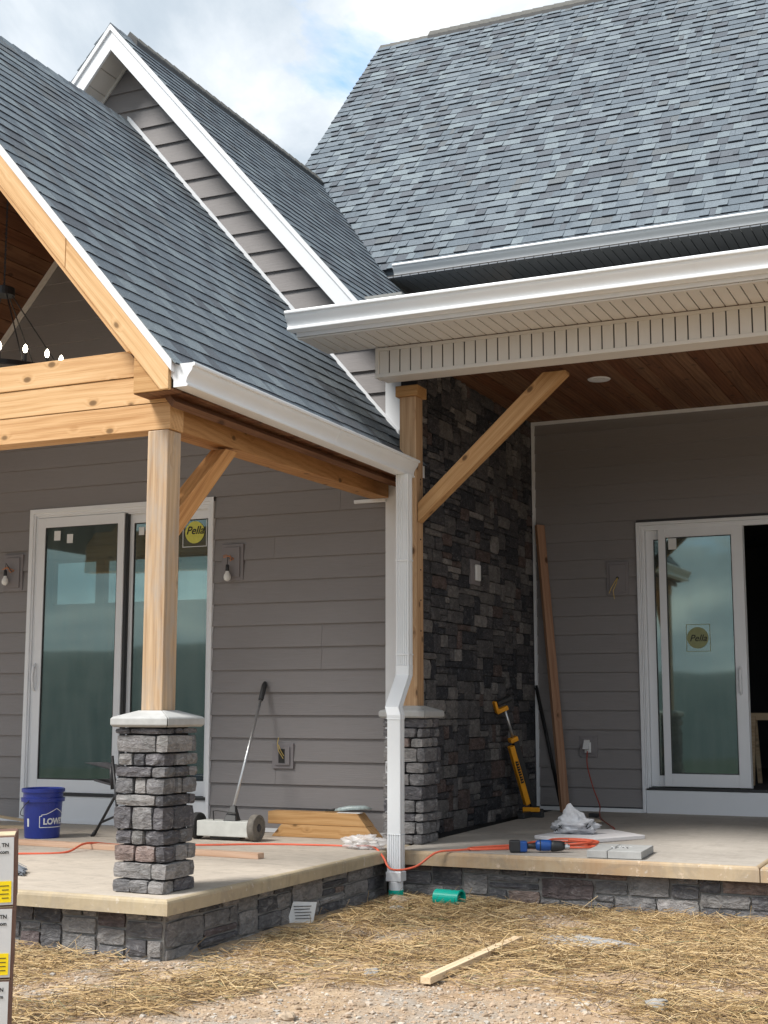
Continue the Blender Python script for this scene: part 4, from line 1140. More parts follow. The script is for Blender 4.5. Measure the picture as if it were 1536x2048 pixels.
t = mount(.70, .872, YR, .525, .725, 'outlet block with a white weather cover feeding the red cord', 'outlet box', 'outlet_box')
put('cover', MB().prism([(.75, YR - .045, .685), (.75, YR - .11, .60), (.75, YR - .075, .595), (.75, YR - .045, .61)], (.055, 0, 0), 'paper').box(.755, .815, YR - .052, YR - .04, .565, .66, 'paper'), parent=t, bevel=.003)
t = thing('wall_switch', (.28, 1.24, 2.03), 'pale switch box cover set in the dark ledgestone wall', 'switch')
put('plate', MB().box(.262, .286, 1.13, 1.345, 2.025, 2.24, 'taupe'), parent=t, bevel=.004)
put('cover', MB().box(.286, .31, 1.2, 1.3, 2.06, 2.2, 'paper'), parent=t, bevel=.008)

# ------------------------------------------------------------------ chandelier
cx_, cy_, cz_ = CX, -1.6, 3.5
ch = thing('chandelier', (cx_, cy_, cz_), 'black wagon-wheel chandelier with lit candle bulbs under the left porch roof', 'chandelier')
mb = MB(); NR = 48; pts = []
mb.lathe([(.475, 0), (.5, 0), (.5, .035), (.475, .035), (.475, 0)], 48, 'black', c=(cx_, cy_, cz_)); put('ring', mb, parent=ch)
put('hub', MB().lathe([(0, .05), (.03, .05), (.03, .03), (.085, .03), (.085, -.03), (0, -.035)], 24, 'black', c=(cx_, cy_, 4.19)), parent=ch)
for k in range(6):
    a = R(-51 + 60 * k + 20)
    e = (cx_ + .487 * math.cos(a), cy_ + .487 * math.sin(a), cz_ + .03)
    put('rod', MB().tube([(cx_ + .06 * math.cos(a), cy_ + .06 * math.sin(a), 4.17), e], .005, 6, 'black'), parent=ch)
mb = MB(); z = 4.24
while z < CTOP - .1:
    mb.tube([(cx_, cy_, z), (cx_ + .009, cy_, z + .02), (cx_, cy_, z + .04), (cx_ - .009, cy_, z + .02), (cx_, cy_, z)], .003, 5, 'black'); z += .034
mb.tube([(cx_, cy_, 4.2), (cx_, cy_, CTOP)], .003, 5, 'black'); put('chain', mb, parent=ch)
for k in range(16):
    a = R(-51.5 + 22.5 * k); x, y = cx_ + .487 * math.cos(a), cy_ + .487 * math.sin(a)
    put('candle_sleeve', MB().lathe([(.0, .03), (.014, .03), (.014, .1), (0, .1)], 10, 'grey_plastic', c=(x, y, cz_)), parent=ch)
    put('candle_bulb', MB().lathe([(.008, .1), (.016, .118), (.017, .135), (.01, .155), (0, .168)], 12, 'lit', c=(x, y, cz_)), parent=ch, smooth=True)

# ------------------------------------------------------------------ things on the left porch
# bucket
bx, by = -2.38, -1.12
bk = thing('bucket', (bx, by, 0), 'dark blue plastic pail with white house-outline lettering on the left porch', 'bucket')
rb = lambda z: .13 + .022 * z / .37
put('pail', MB().lathe([(0, .0), (.128, .0), (.131, .006), (rb(.27), .27), (.163, .272), (.165, .30), (rb(.3) + .001, .302), (rb(.33), .34), (.162, .343), (.163, .368), (.15, .372), (.144, .365), (.128, .02), (0, .015)], 48, 'blue', c=(bx, by, 0)), parent=bk, smooth=False)
put('bail_handle', MB().tube([(bx + .166 * math.cos(a_), by + .166 * math.sin(a_), .285 - .13 * math.sin((i_) / 12 * math.pi)) for i_, a_ in enumerate([R(60 + 180 * i / 12 + 30) for i in range(13)])], .003, 6, 'black'), parent=bk)
toward = math.atan2(CAM.y - by, CAM.x - bx)
def wrap(cx0, z0):
    def f(v):
        a = toward + (v.x + cx0) / .145; z = z0 + v.y
        return Vector((bx + (rb(z) + .0012) * math.cos(a), by + (rb(z) + .0012) * math.sin(a), z))
    return f
put_text('lettering', "LOWE'S", .062, 'paper', None, bk, .0028, warp=wrap(.005, .108))
wf = wrap(0, 0); ol = [(-.022, .085), (-.022, .168), (-.006, .168), (-.006, .178), (.03, .183), (.115, .222), (.2, .183), (.236, .178), (.236, .168), (.25, .168), (.25, .085)]
mb = MB(); pts = []
for a, b in zip(ol, ol[1:] + ol[:1]):
    L_ = math.hypot(b[0] - a[0], b[1] - a[1]); n_ = max(1, int(L_ / .015)); nx_, nz_ = -(b[1] - a[1]) / L_ * .0028, (b[0] - a[0]) / L_ * .0028
    for k in range(n_):
        p = [a[0] + (b[0] - a[0]) * t_ / n_ for t_ in (k, k + 1)]; q = [a[1] + (b[1] - a[1]) * t_ / n_ for t_ in (k, k + 1)]
        mb.add([wf(Vector((p[0] + nx_, q[0] + nz_, 0))), wf(Vector((p[1] + nx_, q[1] + nz_, 0))), wf(Vector((p[1] - nx_, q[1] - nz_, 0))), wf(Vector((p[0] - nx_, q[0] - nz_, 0)))], [(0, 1, 2, 3)], 'paper')
put('house_outline', mb, parent=bk)
mb = MB().add([wf(Vector((a, b, 0))) for a, b in ((-.135, .09), (-.115, .09), (-.115, .15), (-.135, .15))], [(0, 1, 2, 3)], 'paper'); put('small_print', mb, parent=bk)

# folding chair, black
fc = thing('folding_chair', (-1.8, -.95, 0), 'black folding camp chair half hidden behind the corner pillar', 'folding chair')
def T(name, pts, r_=.011, m_='black'): return put(name, MB().tube(pts, r_, 8, m_), parent=fc, smooth=True)
T('leg', [(-2.06, -.9, .01), (-1.72, -.98, .47)]); T('leg', [(-1.64, -1.15, .01), (-1.78, -1.08, .62)])
T('leg', [(-1.98, -.55, .01), (-1.58, -.62, .47)]); T('leg', [(-1.36, -.62, .01), (-1.62, -.68, .7)])
T('brace', [(-1.92, -1.0, .12), (-1.5, -.9, .3)], .009); T('foot', [(-2.075, -.9, .0), (-2.045, -.9, .04)], .016); T('foot', [(-1.655, -1.17, .012), (-1.625, -1.13, .04)], .018)
put('seat', MB().add([(-2.0, -1.0, .44), (-1.95, -.6, .43), (-1.55, -.62, .38), (-1.6, -1.02, .37), (-1.8, -.8, .35), (-2.0, -1.0, .425), (-1.95, -.6, .415), (-1.55, -.62, .36), (-1.6, -1.02, .35)], [(0, 4, 1), (1, 4, 2), (2, 4, 3), (3, 4, 0), (5, 6, 7, 8), (0, 1, 6, 5), (1, 2, 7, 6), (2, 3, 8, 7), (3, 0, 5, 8)], 'grey_plastic'), parent=fc)
put('armrest', MB().prism([(-2.06, -1.06, .565), (-1.9, -1.05, .57), (-1.68, -1.03, .53), (-1.6, -1.02, .50), (-1.74, -1.04, .47), (-1.84, -1.05, .52), (-1.96, -1.06, .545)], (0, .07, 0), 'grey_plastic'), parent=fc, bevel=.008)
put('backrest', MB().add([(-1.64, -1.05, .5), (-1.58, -.66, .5), (-1.5, -.66, .82), (-1.56, -1.05, .8), (-1.62, -1.05, .5), (-1.56, -.66, .5), (-1.48, -.66, .82), (-1.54, -1.05, .8)], [(0, 1, 2, 3), (7, 6, 5, 4), (0, 4, 5, 1), (1, 5, 6, 2), (2, 6, 7, 3), (3, 7, 4, 0)], 'grey_plastic'), parent=fc)
T('arm_post', [(-1.82, -1.04, .54), (-1.8, -1.04, .37)], .013)

# magnetic sweeper
ms = thing('rolling_sweeper', (-.98, -.7, 0), 'wheeled magnetic sweeper with a long steel handle leaning on the siding', 'magnetic sweeper')
put('body', MB().box(-1.215, -.775, -.775, -.63, .03, .142, 'dull_white'), parent=ms, bevel=.004)
put('underside_magnet', MB().box(-1.12, -.86, -.74, -.66, .012, .03, 'black_plastic'), parent=ms)
for xx, mt, y_, sx in ((-.735, 'rubber', -.72, 1), (-1.255, 'rubber_dark', -.70, -1)):
    T0 = Matrix.Rotation(R(90), 4, 'Y')
    put('wheel', MB().lathe([(.03, -.026), (.072, -.026), (.076, -.03), (.095, -.026), (.098, -.015), (.098, .015), (.095, .026), (.076, .03), (.072, .022), (.03, .026)], 28, mt, T0, (xx, y_, .098)), parent=ms)
    put('hub', MB().lathe([(0, .034 * sx), (.022, .034 * sx), (.026, .022 * sx), (.074, .018 * sx)], 16, 'grey_plastic', T0, (xx, y_, .098)), parent=ms)
put('mount', MB().add([(-1.01, -.74, .142), (-.9, -.74, .142), (-.9, -.66, .142), (-1.01, -.66, .142), (-.975, -.69, .25), (-.935, -.69, .25), (-.935, -.665, .25), (-.975, -.665, .25)], [(0, 3, 2, 1), (4, 5, 6, 7), (0, 1, 5, 4), (1, 2, 6, 5), (2, 3, 7, 6), (3, 0, 4, 7)], 'black_plastic'), parent=ms, bevel=.004)
h0, h1 = Vector((-.957, -.68, .23)), Vector((-1.06, -.035, 1.175))
put('handle_tube', MB().tube([h0, h1], .0115, 10, 'steel'), parent=ms, smooth=True)
hd = (h1 - h0).normalized()
put('grip', MB().tube([h1 - hd * .165, h1 - hd * .155, h1 - hd * .02, h1 + hd * .01], [.017, .021, .023, .014], 12, 'black_plastic'), parent=ms, smooth=True)
put('release_lever', MB().tube([(-1.1, -.72, .142), (-1.1, -.73, .21), (-1.06, -.73, .215), (-.9, -.73, .2), (-.9, -.73, .15)], .005, 6, 'black'), parent=ms)

# two mitred timber offcuts
def miter(x0, x1, y0, z0, z1, l, r_, label):
    pts = [(x0, y0, z0), (x1, y0, z0), (x1 - r_, y0, z1), (x0 + l, y0, z1)]
    o = put('timber_offcut', MB().prism(pts, (0, .145, 0), 'cedar_block'), bevel=.003)
    props(o, label, 'timber offcut')
miter(-.835, .058, -.305, .001, .094, .085, .088, 'lower mitred cedar offcut lying on the porch slab against the siding')
miter(-.87, -.03, -.30, .096, .19, .0, .078, 'upper mitred cedar offcut stacked on another, with a tube on top')
tb = thing('caulk_tube', (-.22, -.24, .19), 'crumpled clear plastic tube packet on top of the stacked cedar offcuts', 'tube')
put('tube', MB().tube([(-.33, -.25, .205), (-.28, -.25, .215), (-.2, -.24, .228), (-.08, -.22, .232), (-.03, -.2, .222)], [.004, .016, .02, .018, .006], 10, 'tubewhite', squash=.7), parent=tb, smooth=True)
put('paper_slip', MB().box(-.28, -.09, -.29, -.23, .1915, .195, 'paper'), parent=tb)
put('cap', MB().tube([(-.4, -.25, .2), (-.32, -.25, .21)], [.004, .012], 8, 'ink'), parent=tb)

def lumber(name, a, b, w_, h_, mat, label, cat='lumber', z=0):
    a, b = Vector(a), Vector(b); d = (b - a); L = d.length
    o = put(name, MB().box(0, L, -w_ / 2, w_ / 2, 0, h_, mat), bevel=.002, origin=(0, 0, 0))
    o.location = a; o.rotation_euler = d.to_track_quat('X', 'Z').to_euler(); props(o, label, cat); return o
lumber('lumber_board', (-2.35, -1.62, .001), (-.115, -1.735, .001), .075, .036, 'pine_pink', 'long pinkish two-by-four lying across the left porch slab behind the pillar')
# broom head at the slab's left
br = thing('broom', (-1.1, -3.0, 0), 'grey bristled broom head lying on the left porch slab beside the cartons', 'broom')
mb = MB(); rb_ = random.Random(3)
for k in range(170):
    u = rb_.random(); a = Vector((-1.52 + u * .1, -2.7 - u * .13, .03 + rb_.random() * .045)); b = Vector((-1.06 + u * .12 + rb_.uniform(-.03, .05), -2.98 - u * .17, .004 + rb_.random() * .02 + (1 - u) * .01))
    mb.tube([a, (a + b) / 2 + Vector((0, 0, .008)), b], .0022, 3, 'bristle' if 'bristle' in M else 'taupe', caps=False)
put('bristles', mb, parent=br)['kind'] = 'stuff'
put('head', MB().add([(-1.62, -2.64, .02), (-1.46, -2.9, .02), (-1.52, -2.68, .02)][:0] or [(-1.6, -2.6, .02), (-1.5, -2.66, .02), (-1.38, -2.88, .02), (-1.5, -2.86, .02), (-1.6, -2.6, .09), (-1.5, -2.66, .09), (-1.38, -2.88, .08), (-1.5, -2.86, .08)], [(0, 1, 2, 3), (7, 6, 5, 4), (0, 4, 5, 1), (1, 5, 6, 2), (2, 6, 7, 3), (3, 7, 4, 0)], 'black_plastic'), parent=br)
lumber('wood_strip', (-3.95, -.5, .13), (-3.25, -.12, .003), .05, .02, 'pine', 'thin pale wood strip leaning at the left edge near the bucket', 'wood strip')
lumber('wood_strip', (-3.9, -.75, .002), (-2.9, -.55, .002), .09, .02, 'pine', 'flat pale wood strip on the slab behind the bucket', 'wood strip')

# ------------------------------------------------------------------ cords, bag
def smooth_path(P, n=10):
    out = []; P = [Vector(p) for p in P]
    for i in range(len(P) - 1):
        p0, p1, p2, p3 = P[max(i - 1, 0)], P[i], P[i + 1], P[min(i + 2, len(P) - 1)]
        for k in range(n):
            t = k / n; out.append(.5 * ((2 * p1) + (p2 - p0) * t + (2 * p0 - 5 * p1 + 4 * p2 - p3) * t * t + (3 * p1 - p0 - 3 * p2 + p3) * t ** 3))
    return out + [P[-1]]
ZC = .006
path = [(-1.95, -2.3, ZC), (-1.74, -2.19, ZC), (-1.5, -1.99, ZC), (-1.5, -1.74, .046), (-1.45, -1.4, ZC), (-1.25, -1.2, ZC), (-.94, -1.17, ZC), (-.58, -.94, ZC), (-.2, -.83, ZC), (.06, -.8, ZC), (.3, -.9, .02), (.425, -1.0, -.03), (.52, -1.06, -.105), (.66, -.98, -.09), (.78, -.9, .0), (.9, -.8, .012), (1.05, -.62, .013), (1.35, -.38, .014), (1.62, -.36, .016),
        (1.72, -.25, .016), (1.55, -.2, .018), (1.25, -.35, .02), (.95, -.62, .014), (1.0, -.72, .013), (1.3, -.5, .014), (1.6, -.18, .018), (1.68, -.08, .022), (1.5, -.05, .024), (1.25, -.22, .026), (1.3, -.42, .016), (1.55, -.32, .03), (1.7, -.12, .032), (1.55, .02, .034), (1.35, -.08, .036), (1.38, -.3, .02), (1.62, -.3, .038), (1.66, -.16, .04), (1.48, -.12, .04)]
path = [(x, y, z + (fz(y) if x > .5 else 0)) for x, y, z in path]
props(put('extension_cord', MB().tube(smooth_path(path, 8), .0075, 8, 'orange_cord'), smooth=True), 'orange extension cord running across the left slab and coiled beside the power saw', 'extension cord')
path = [(.785, YR - .06, .58), (.79, YR - .09, .45), (.85, YR - .12, .25), (.93, YR - .2, .1), (1.0, YR - .45, .05), (1.15, YR - .95, .04), (1.38, 1.35, .035), (1.5, 1.05, .03), (1.45, .8, .03)]
props(put('red_cord', MB().tube(smooth_path(path, 8), .0055, 8, 'red_cord'), smooth=True), 'thin dark red cord hanging from the outlet cover down to the patio floor', 'power cord')

def lumpy(c, rad, seed, sub=(20, 14), amp=.35, fr=2.5, flat=0.0, peak=None):
    mb = MB(); nu, nv = sub; vs = []; fs = []
    for j in range(nv + 1):
        th = math.pi * j / nv
        for i in range(nu):
            ph = 2 * math.pi * i / nu; d = Vector((math.sin(th) * math.cos(ph), math.sin(th) * math.sin(ph), math.cos(th)))
            n_ = 1 + amp * noise.noise(d * fr + Vector((seed, seed, 0))) + amp * .55 * (abs(noise.noise(d * fr * 2.6 + Vector((0, seed, 3)))) - .2) + amp * .25 * noise.noise(d * fr * 6)
            p = Vector((d.x * rad[0], d.y * rad[1], d.z * rad[2])) * n_
            if peak and d.z > 0: p.z += peak * max(0, 1 - math.hypot(d.x * 1.4 + .25, d.y * 1.4)) ** 1.5
            p.z = max(p.z, -rad[2] * flat) if flat else p.z
            vs.append(Vector(c) + p)
    for j in range(nv):
        for i in range(nu): fs.append((j * nu + i, (j + 1) * nu + i, (j + 1) * nu + (i + 1) % nu, j * nu + (i + 1) % nu))
    return vs, fs
vs, fs = lumpy((.235, -.88, .04), (.15, .075, .05), 4.2, (44, 26), .6, 3, .85)
props(put('plastic_bag', MB().add(vs, fs, 'bag'), smooth=True), 'crumpled clear plastic bag on the slab corner beside the downspout', 'plastic bag')

# ------------------------------------------------------------------ things on the right patio
lb = put('leaning_board', MB().box(-.045, .045, -.019, .019, 0, 2.72, 'pine_lean'), bevel=.002, origin=(0, 0, 0))
b0, b1 = Vector((.617, 2.62, .03)), Vector((.352, 2.815, 2.74))
lb.location = b0; lb.rotation_euler = (b1 - b0).to_track_quat('Z', 'Y').to_euler()
props(lb, 'tall knotty reddish board leaning against the dark siding beside the stone wall', 'board')
props(put('black_pole', MB().tube([(.56, 2.74, .035), (.30, 2.80, 1.19)], .013, 8, 'black').tube([(.535, 2.765, .035), (.285, 2.82, 1.17)], .009, 8, 'black'), smooth=True), 'slim black rod leaning in the corner behind the knotty board', 'pole')

rs = thing('roller_stand', (.5, 2.1, .02), 'yellow and black folded roller stand leaning against the ledgestone wall', 'roller stand')
p0, p1 = Vector((.47, 2.12, .06)), Vector((.335, 1.72, 1.02))
ax_d = (p1 - p0).normalized(); sd_ = Vector((.62, .78, 0)); sd_ = (sd_ - ax_d * sd_.dot(ax_d)).normalized(); fn = ax_d.cross(sd_)
Ms = Matrix((( sd_.x, fn.x, ax_d.x, p0.x), (sd_.y, fn.y, ax_d.y, p0.y), (sd_.z, fn.z, ax_d.z, p0.z), (0, 0, 0, 1)))
def SB_(name, x0, x1, y0, y1, z0, z1, mt, bev=.004): return put(name, MB().box(x0, x1, y0, y1, z0, z1, mt, T=Ms), parent=rs, bevel=bev)
Lr = (p1 - p0).length
SB_('frame_tube', -.002, .048, -.02, .02, .03, Lr * .64, 'black_plastic'); SB_('side_panel', -.055, -.006, -.026, .026, .09, Lr * .62, 'yellow')
SB_('clamp', -.03, .05, -.03, .03, Lr * .645, Lr * .685, 'yellow', .008)
put('pole', MB().tube([Ms @ Vector((.012, 0, Lr * .66)), Ms @ Vector((.012, 0, Lr * .95))], .013, 12, 'steel'), parent=rs, smooth=True)
SB_('roller_bracket', -.075, .04, -.022, .022, Lr * .93, Lr * .965, 'yellow'); SB_('bracket_ear', -.08, -.055, -.022, .022, Lr * .94, Lr * 1.04, 'yellow')
put('roller', MB().tube([Ms @ Vector((-.05, 0, Lr * 1.01)), Ms @ Vector((.095, 0, Lr * 1.01))], .028, 16, 'black_plastic'), parent=rs, smooth=False)
put('foot_bar', MB().box(.36, .60, 2.0, 2.06, .022, .07, 'black_plastic').box(.42, .58, 1.985, 2.0, .07, .11, 'yellow'), parent=rs, bevel=.006)
put('foot_bar', MB().box(.44, .50, 1.80, 2.35, .022, .075, 'black_plastic'), parent=rs, bevel=.006)
mb = MB()
for k in range(9):
    z0 = .30 + k * .024
    mb.box(-.045, -.014, -.0285, -.0265, z0, z0 + .014 + .004 * (k % 2), 'ink', T=Ms); mb.box(-.045, -.03, -.0285, -.0265, z0, z0 + .02, 'ink', T=Ms)
put('printed_mark', mb, parent=rs)

# blue recip saw
zf = fz(-.6)
sv = thing('reciprocating_saw', (1.33, -.6, zf), 'blue and black cordless power saw lying at the slab edge', 'power saw')
S0, S1 = Vector((1.24, -.70, zf + .043)), Vector((1.60, -.545, zf + .045)); dv = (S1 - S0); LS = dv.length; dv.normalize()
sdv = Vector((-dv.y, dv.x, 0)); upv = dv.cross(sdv)
Mt = Matrix(((dv.x, sdv.x, upv.x, S0.x), (dv.y, sdv.y, upv.y, S0.y), (dv.z, sdv.z, upv.z, S0.z), (0, 0, 0, 1)))
def TB(name, x0, x1, y0, y1, z0, z1, mt, bev=.008): return put(name, MB().box(x0, x1, y0, y1, z0, z1, mt, T=Mt), parent=sv, bevel=bev)
TB('battery', .0, .075, -.036, .036, -.04, .04, 'black_plastic', .01); TB('battery_label', -.0015, .0, -.025, .025, -.025, .025, 'grey_plastic', 0); TB('battery_base', .06, .12, -.033, .033, -.038, .034, 'tool_blue', .01)
put('grip', MB().tube([Mt @ Vector((.11, 0, .0)), Mt @ Vector((.15, 0, .0)), Mt @ Vector((.19, 0, .002))], [.021, .018, .024], 12, 'black_plastic'), parent=sv, smooth=True)
put('motor_housing', MB().tube([Mt @ Vector((x, 0, .004)) for x in (.178, .19, .23, .27, .285)], [.024, .034, .038, .037, .034], 18, 'tool_blue'), parent=sv, smooth=True)
put('gear_housing', MB().tube([Mt @ Vector((x, 0, .0)) for x in (.282, .3, .35, .375)], [.036, .037, .034, .026], 16, 'black_plastic'), parent=sv, smooth=True)
put('front_shoe', MB().tube([Mt @ Vector((x, 0, -.005)) for x in (.372, .395, .41)], [.016, .02, .014], 10, 'steel'), parent=sv)
put('vent_ring', MB().tube([Mt @ Vector((x, 0, .004)) for x in (.205, .212)], [.0385, .0388], 18, 'black_plastic'), parent=sv, smooth=True)

# capstone slab in two pieces
def paver(x0, x1, y0, y1, label):
    z = fz(y0)
    o = put('capstone', MB().box(x0, x1, y0, y1, z + .003, z + .052, 'slab_cap'), bevel=.004, origin=(1.95, -.6, z + .003))
    o.rotation_euler.z = R(4); return props(o, label, 'paver')
paver(1.80, 1.935, -.80, -.33, 'narrower left half of the grey concrete cap lying near the patio edge')
o_ = paver(1.939, 2.16, -.80, -.33, 'wider right half of the grey concrete cap lying near the patio edge')
mb = MB(); rb_ = random.Random(9)
for k in range(26):
    a, b = rb_.gauss(1.99, .05), rb_.gauss(-.56, .05); s = rb_.uniform(.004, .012)
    mb.prism([(a + s * math.cos(q) * rb_.uniform(.6, 1.3), b + s * math.sin(q) * rb_.uniform(.6, 1.3), fz(-.8) + .0525) for q in (0, 1.2, 2.4, 3.7, 5.0)], (0, 0, .002), 'ink' if k % 3 == 0 else 'paper')
props(put('debris', mb), 'dark and white crumbs scattered on top of the grey concrete cap', 'debris', kind='stuff')

z = fz(.5)
props(put('foam_board', MB().prism([(1.12, .2, z + .001), (1.55, .0, z + .001), (1.87, .55, z + .001), (1.5, .95, z + .001), (1.2, .75, z + .001)], (0, 0, .028), 'foam'), bevel=.004), 'white foam board lying flat under the crumpled grey cloth', 'foam board')
vs, fs = lumpy((1.35, .47, z + .085), (.16, .13, .07), 8.1, (64, 40), .42, 2.3, .75, .10)
vs = [v for v in vs]
cl = thing('crumpled_cloth', (1.35, .47, z + .03), 'crumpled pale grey cloth bag with black marks, peaked in the middle', 'cloth')
put('cloth', MB().add(vs, fs, 'cloth'), parent=cl, smooth=True)
def hitc(dx, dz): # find a point on the cloth facing the camera
    return Vector((1.35, .47, z + .085)) + Vector((dx, -.13 * math.sqrt(max(0, 1 - (dx / .17) ** 2)) - .012, dz))
mb = MB()
for pts in ([(-.085, -.01), (-.06, .012)], [(-.085, .012), (-.055, -.014)], [(-.12, -.035), (-.1, -.018), (-.095, -.03)], [(.12, .0), (.135, .03)], [(.125, -.01), (.15, .01)]):
    mb.tube([hitc(*p) for p in pts], .004, 5, 'ink')
put('printed_mark', mb, parent=cl)
props(boxo('charger_plug', .96, 1.04, 2.2, 2.26, fz(2.2) + .001, fz(2.2) + .035, 'black_plastic', bevel=.004), 'small black plug block on the floor in front of the siding', 'plug')
vs, fs = lumpy((1.2, 1.6, fz(1.6) + .02), (.045, .04, .02), 2.2, (12, 8), .3, 2, .6)
props(put('rock_chip', MB().add(vs, fs, 'rock_tan')), 'small tan stone chip on the patio floor beside the red cord', 'stone')

# ------------------------------------------------------------------ yard: cartons, pipe, lumber, rocks, straw, gravel
BW, BH = .46, .231
cartons = thing  # each carton its own thing
yawb = R(37.6); org = Vector((1.385, -6.04, 0))
for k, (lab, dx, tilt) in enumerate((
        ('bottom printed stone carton of the stack, mostly below the picture', .0, 0), ('third printed stone carton from the top of the stack at the left edge', .004, .0),
        ('second printed stone carton from the top, at the left edge', .006, .0), ('topmost printed white stone carton of the stack at the left edge', .008, -.02))):
    z0 = -.36 + k * BH
    bx_ = thing('carton', (org.x, org.y, z0), lab, 'carton', 'stacked stone cartons')
    Tm = Matrix.Translation((org.x, org.y, z0)) @ Matrix.Rotation(yawb, 4, 'Z') @ Matrix.Translation((dx, 0, 0)) @ Matrix.Rotation(tilt, 4, 'Y')
    h = BH - .006
    def quad(pts, mt, name):
        return put(name, MB().add([Tm @ Vector(p) for p in pts], [(0, 1, 2, 3)], mt), parent=bx_)
    mb = MB(); mb.box(-BW, 0, 0, .3, 0, h, 'carton_side', T=Tm); put('shell', mb, parent=bx_, bevel=.004)
    put('front_face', MB().box(-BW + .004, -.006, -.0025, -.0005, .004, h - .004, 'carton', T=Tm), parent=bx_)
    put('top_flap', MB().box(-BW + .004, -.004, .004, .15, h + .0005, h + .003, 'carton_top', T=Tm), parent=bx_)
    put('yellow_label', MB().box(-.3, -.012, -.0045, -.003, .012, .08, 'yellow_label', T=Tm), parent=bx_)
    mb = MB()
    for i in range(4):
        mb.box(-.058 + .016 * (i % 2), -.02, -.0055, -.0047, .064 - i * .013, .0665 - i * .013, 'ink', T=Tm); mb.box(-.2, -.085 - .01 * i, -.0055, -.0047, .062 - i * .014, .066 - i * .014, 'ink', T=Tm)
    put('label_print', mb, parent=bx_)
    for txt, sz, xx, zz_ in (('CHATTANOOGA, TN', .017, -.262, h - .034), ('stone.com', .016, -.152, h - .056)):
        Tt = Tm @ Matrix.Translation((xx, -.0045, zz_)) @ Matrix.Rotation(R(90), 4, 'X')
        vs_, fs_ = text_mesh(txt, sz, 'ink', .0006); mx_ = max(v.x for v in vs_)
        sh = -.022 - (xx + mx_)
        put('lettering', MB().add([Tt @ (v + Vector((sh, 0, 0))) for v in vs_], fs_, 'ink'), parent=bx_)

gp = Vector((.965, -1.13, gz(.97, -1.13) + .055)); T0 = Matrix.Rotation(R(90), 4, 'Y') @ Matrix.Rotation(R(8), 4, 'X')
gpt = props(put('green_pipe', MB().lathe([(.047, -.095), (.055, -.095), (.055, .09), (.062, .092), (.062, .095), (.05, .096), (.047, .09), (.047, -.095)], 28, 'green_pipe', T0, gp), smooth=False), 'short teal green drain pipe coupling lying on the straw by the foundation', 'pipe')
lumber('lumber_scrap', (1.755, -3.41, gz(1.755, -3.41) + .012), (1.80, -2.16, gz(1.80, -2.16) + .016), .055, .034, 'pine', 'loose pale two-by-four lying in the straw of the yard')
t = put('paper_tag', MB().prism([(.33, -2.2, gz(.36, -2.1) + .0), (.45, -2.08, gz(.36, -2.1) - .005), (.47, -2.07, gz(.36, -2.1) + .12), (.36, -2.17, gz(.36, -2.1) + .13)], (.002, -.003, 0), 'paper'))
props(t, 'small grey printed tag propped in the straw against the left foundation', 'tag')
mb = MB()
for k in range(5):
    mb.prism([(.368 + k * .003 - .0, -2.178, gz(.36, -2.1) + .1 - k * .018), (.45 - .01 * (k % 2), -2.102, gz(.36, -2.1) + .098 - k * .018), (.45 - .01 * (k % 2), -2.102, gz(.36, -2.1) + .102 - k * .018), (.368 + k * .003, -2.178, gz(.36, -2.1) + .104 - k * .018)], (.001, -.0015, 0), 'ink')
o = put('tag_print', mb); o.parent = t; o.matrix_parent_inverse = t.matrix_world.inverted() if False else Matrix.Translation(-t.location)
# cement spill
mb = MB(); vs = []; NV = 40
for j, rr in enumerate((1.0, .8, .45, .0)):
    for i in range(NV):
        a = 2 * math.pi * i / NV; q = rr * (1 + .3 * noise.noise(Vector((math.cos(a) * 1.7, math.sin(a) * 1.7, 2)))); x = 2.12 + .36 * q * math.cos(a); y = -2.02 + .2 * q * math.sin(a)
        vs.append((x, y, gz(x, y) + (-.02, .012, .022, .028)[j] + .008 * noise.noise(Vector((x * 14, y * 14, 0)))))
fs = [(j * NV + i, j * NV + (i + 1) % NV, (j + 1) * NV + (i + 1) % NV, (j + 1) * NV + i) for j in range(3) for i in range(NV)]
props(put('cement_spill', MB().add(vs, fs, 'cement'), smooth=True), 'hardened grey cement patch half covered by straw', 'cement patch')
for k, (x, y, s, mt, lab) in enumerate(((2.90, -3.44, .045, 'rock', 'fist-sized grey rock at lower right of the yard'), (2.33, -1.52, .03, 'rock', 'bluish grey rock in the straw behind the cement patch'),
        (1.5, -4.35, .032, 'rock_tan', 'flat tan rock near the bottom middle of the yard'), (1.42, -3.3, .035, 'rock', 'small grey rock beside the near end of the loose lumber'),
        (.62, -3.95, .035, 'rock_tan', 'pale flat rock in the straw in front of the stone pillar'), (.88, -2.95, .03, 'rock', 'small pale rock between the porch corner and the loose lumber'),
        (.62, -1.16, .055, 'rock_tan', 'pale lump of stone at the foot of the downspout'), (.72, -1.42, .04, 'rock', 'greyish stone shard below the downspout'))):
    vs, fs = lumpy((x, y, gz(x, y) + s * .35), (s * 1.25, s, s * .7), k * 3.7, (14, 9), .45, 1.6)
    props(put('rock', MB().add(vs, fs, mt)), lab, 'rock')

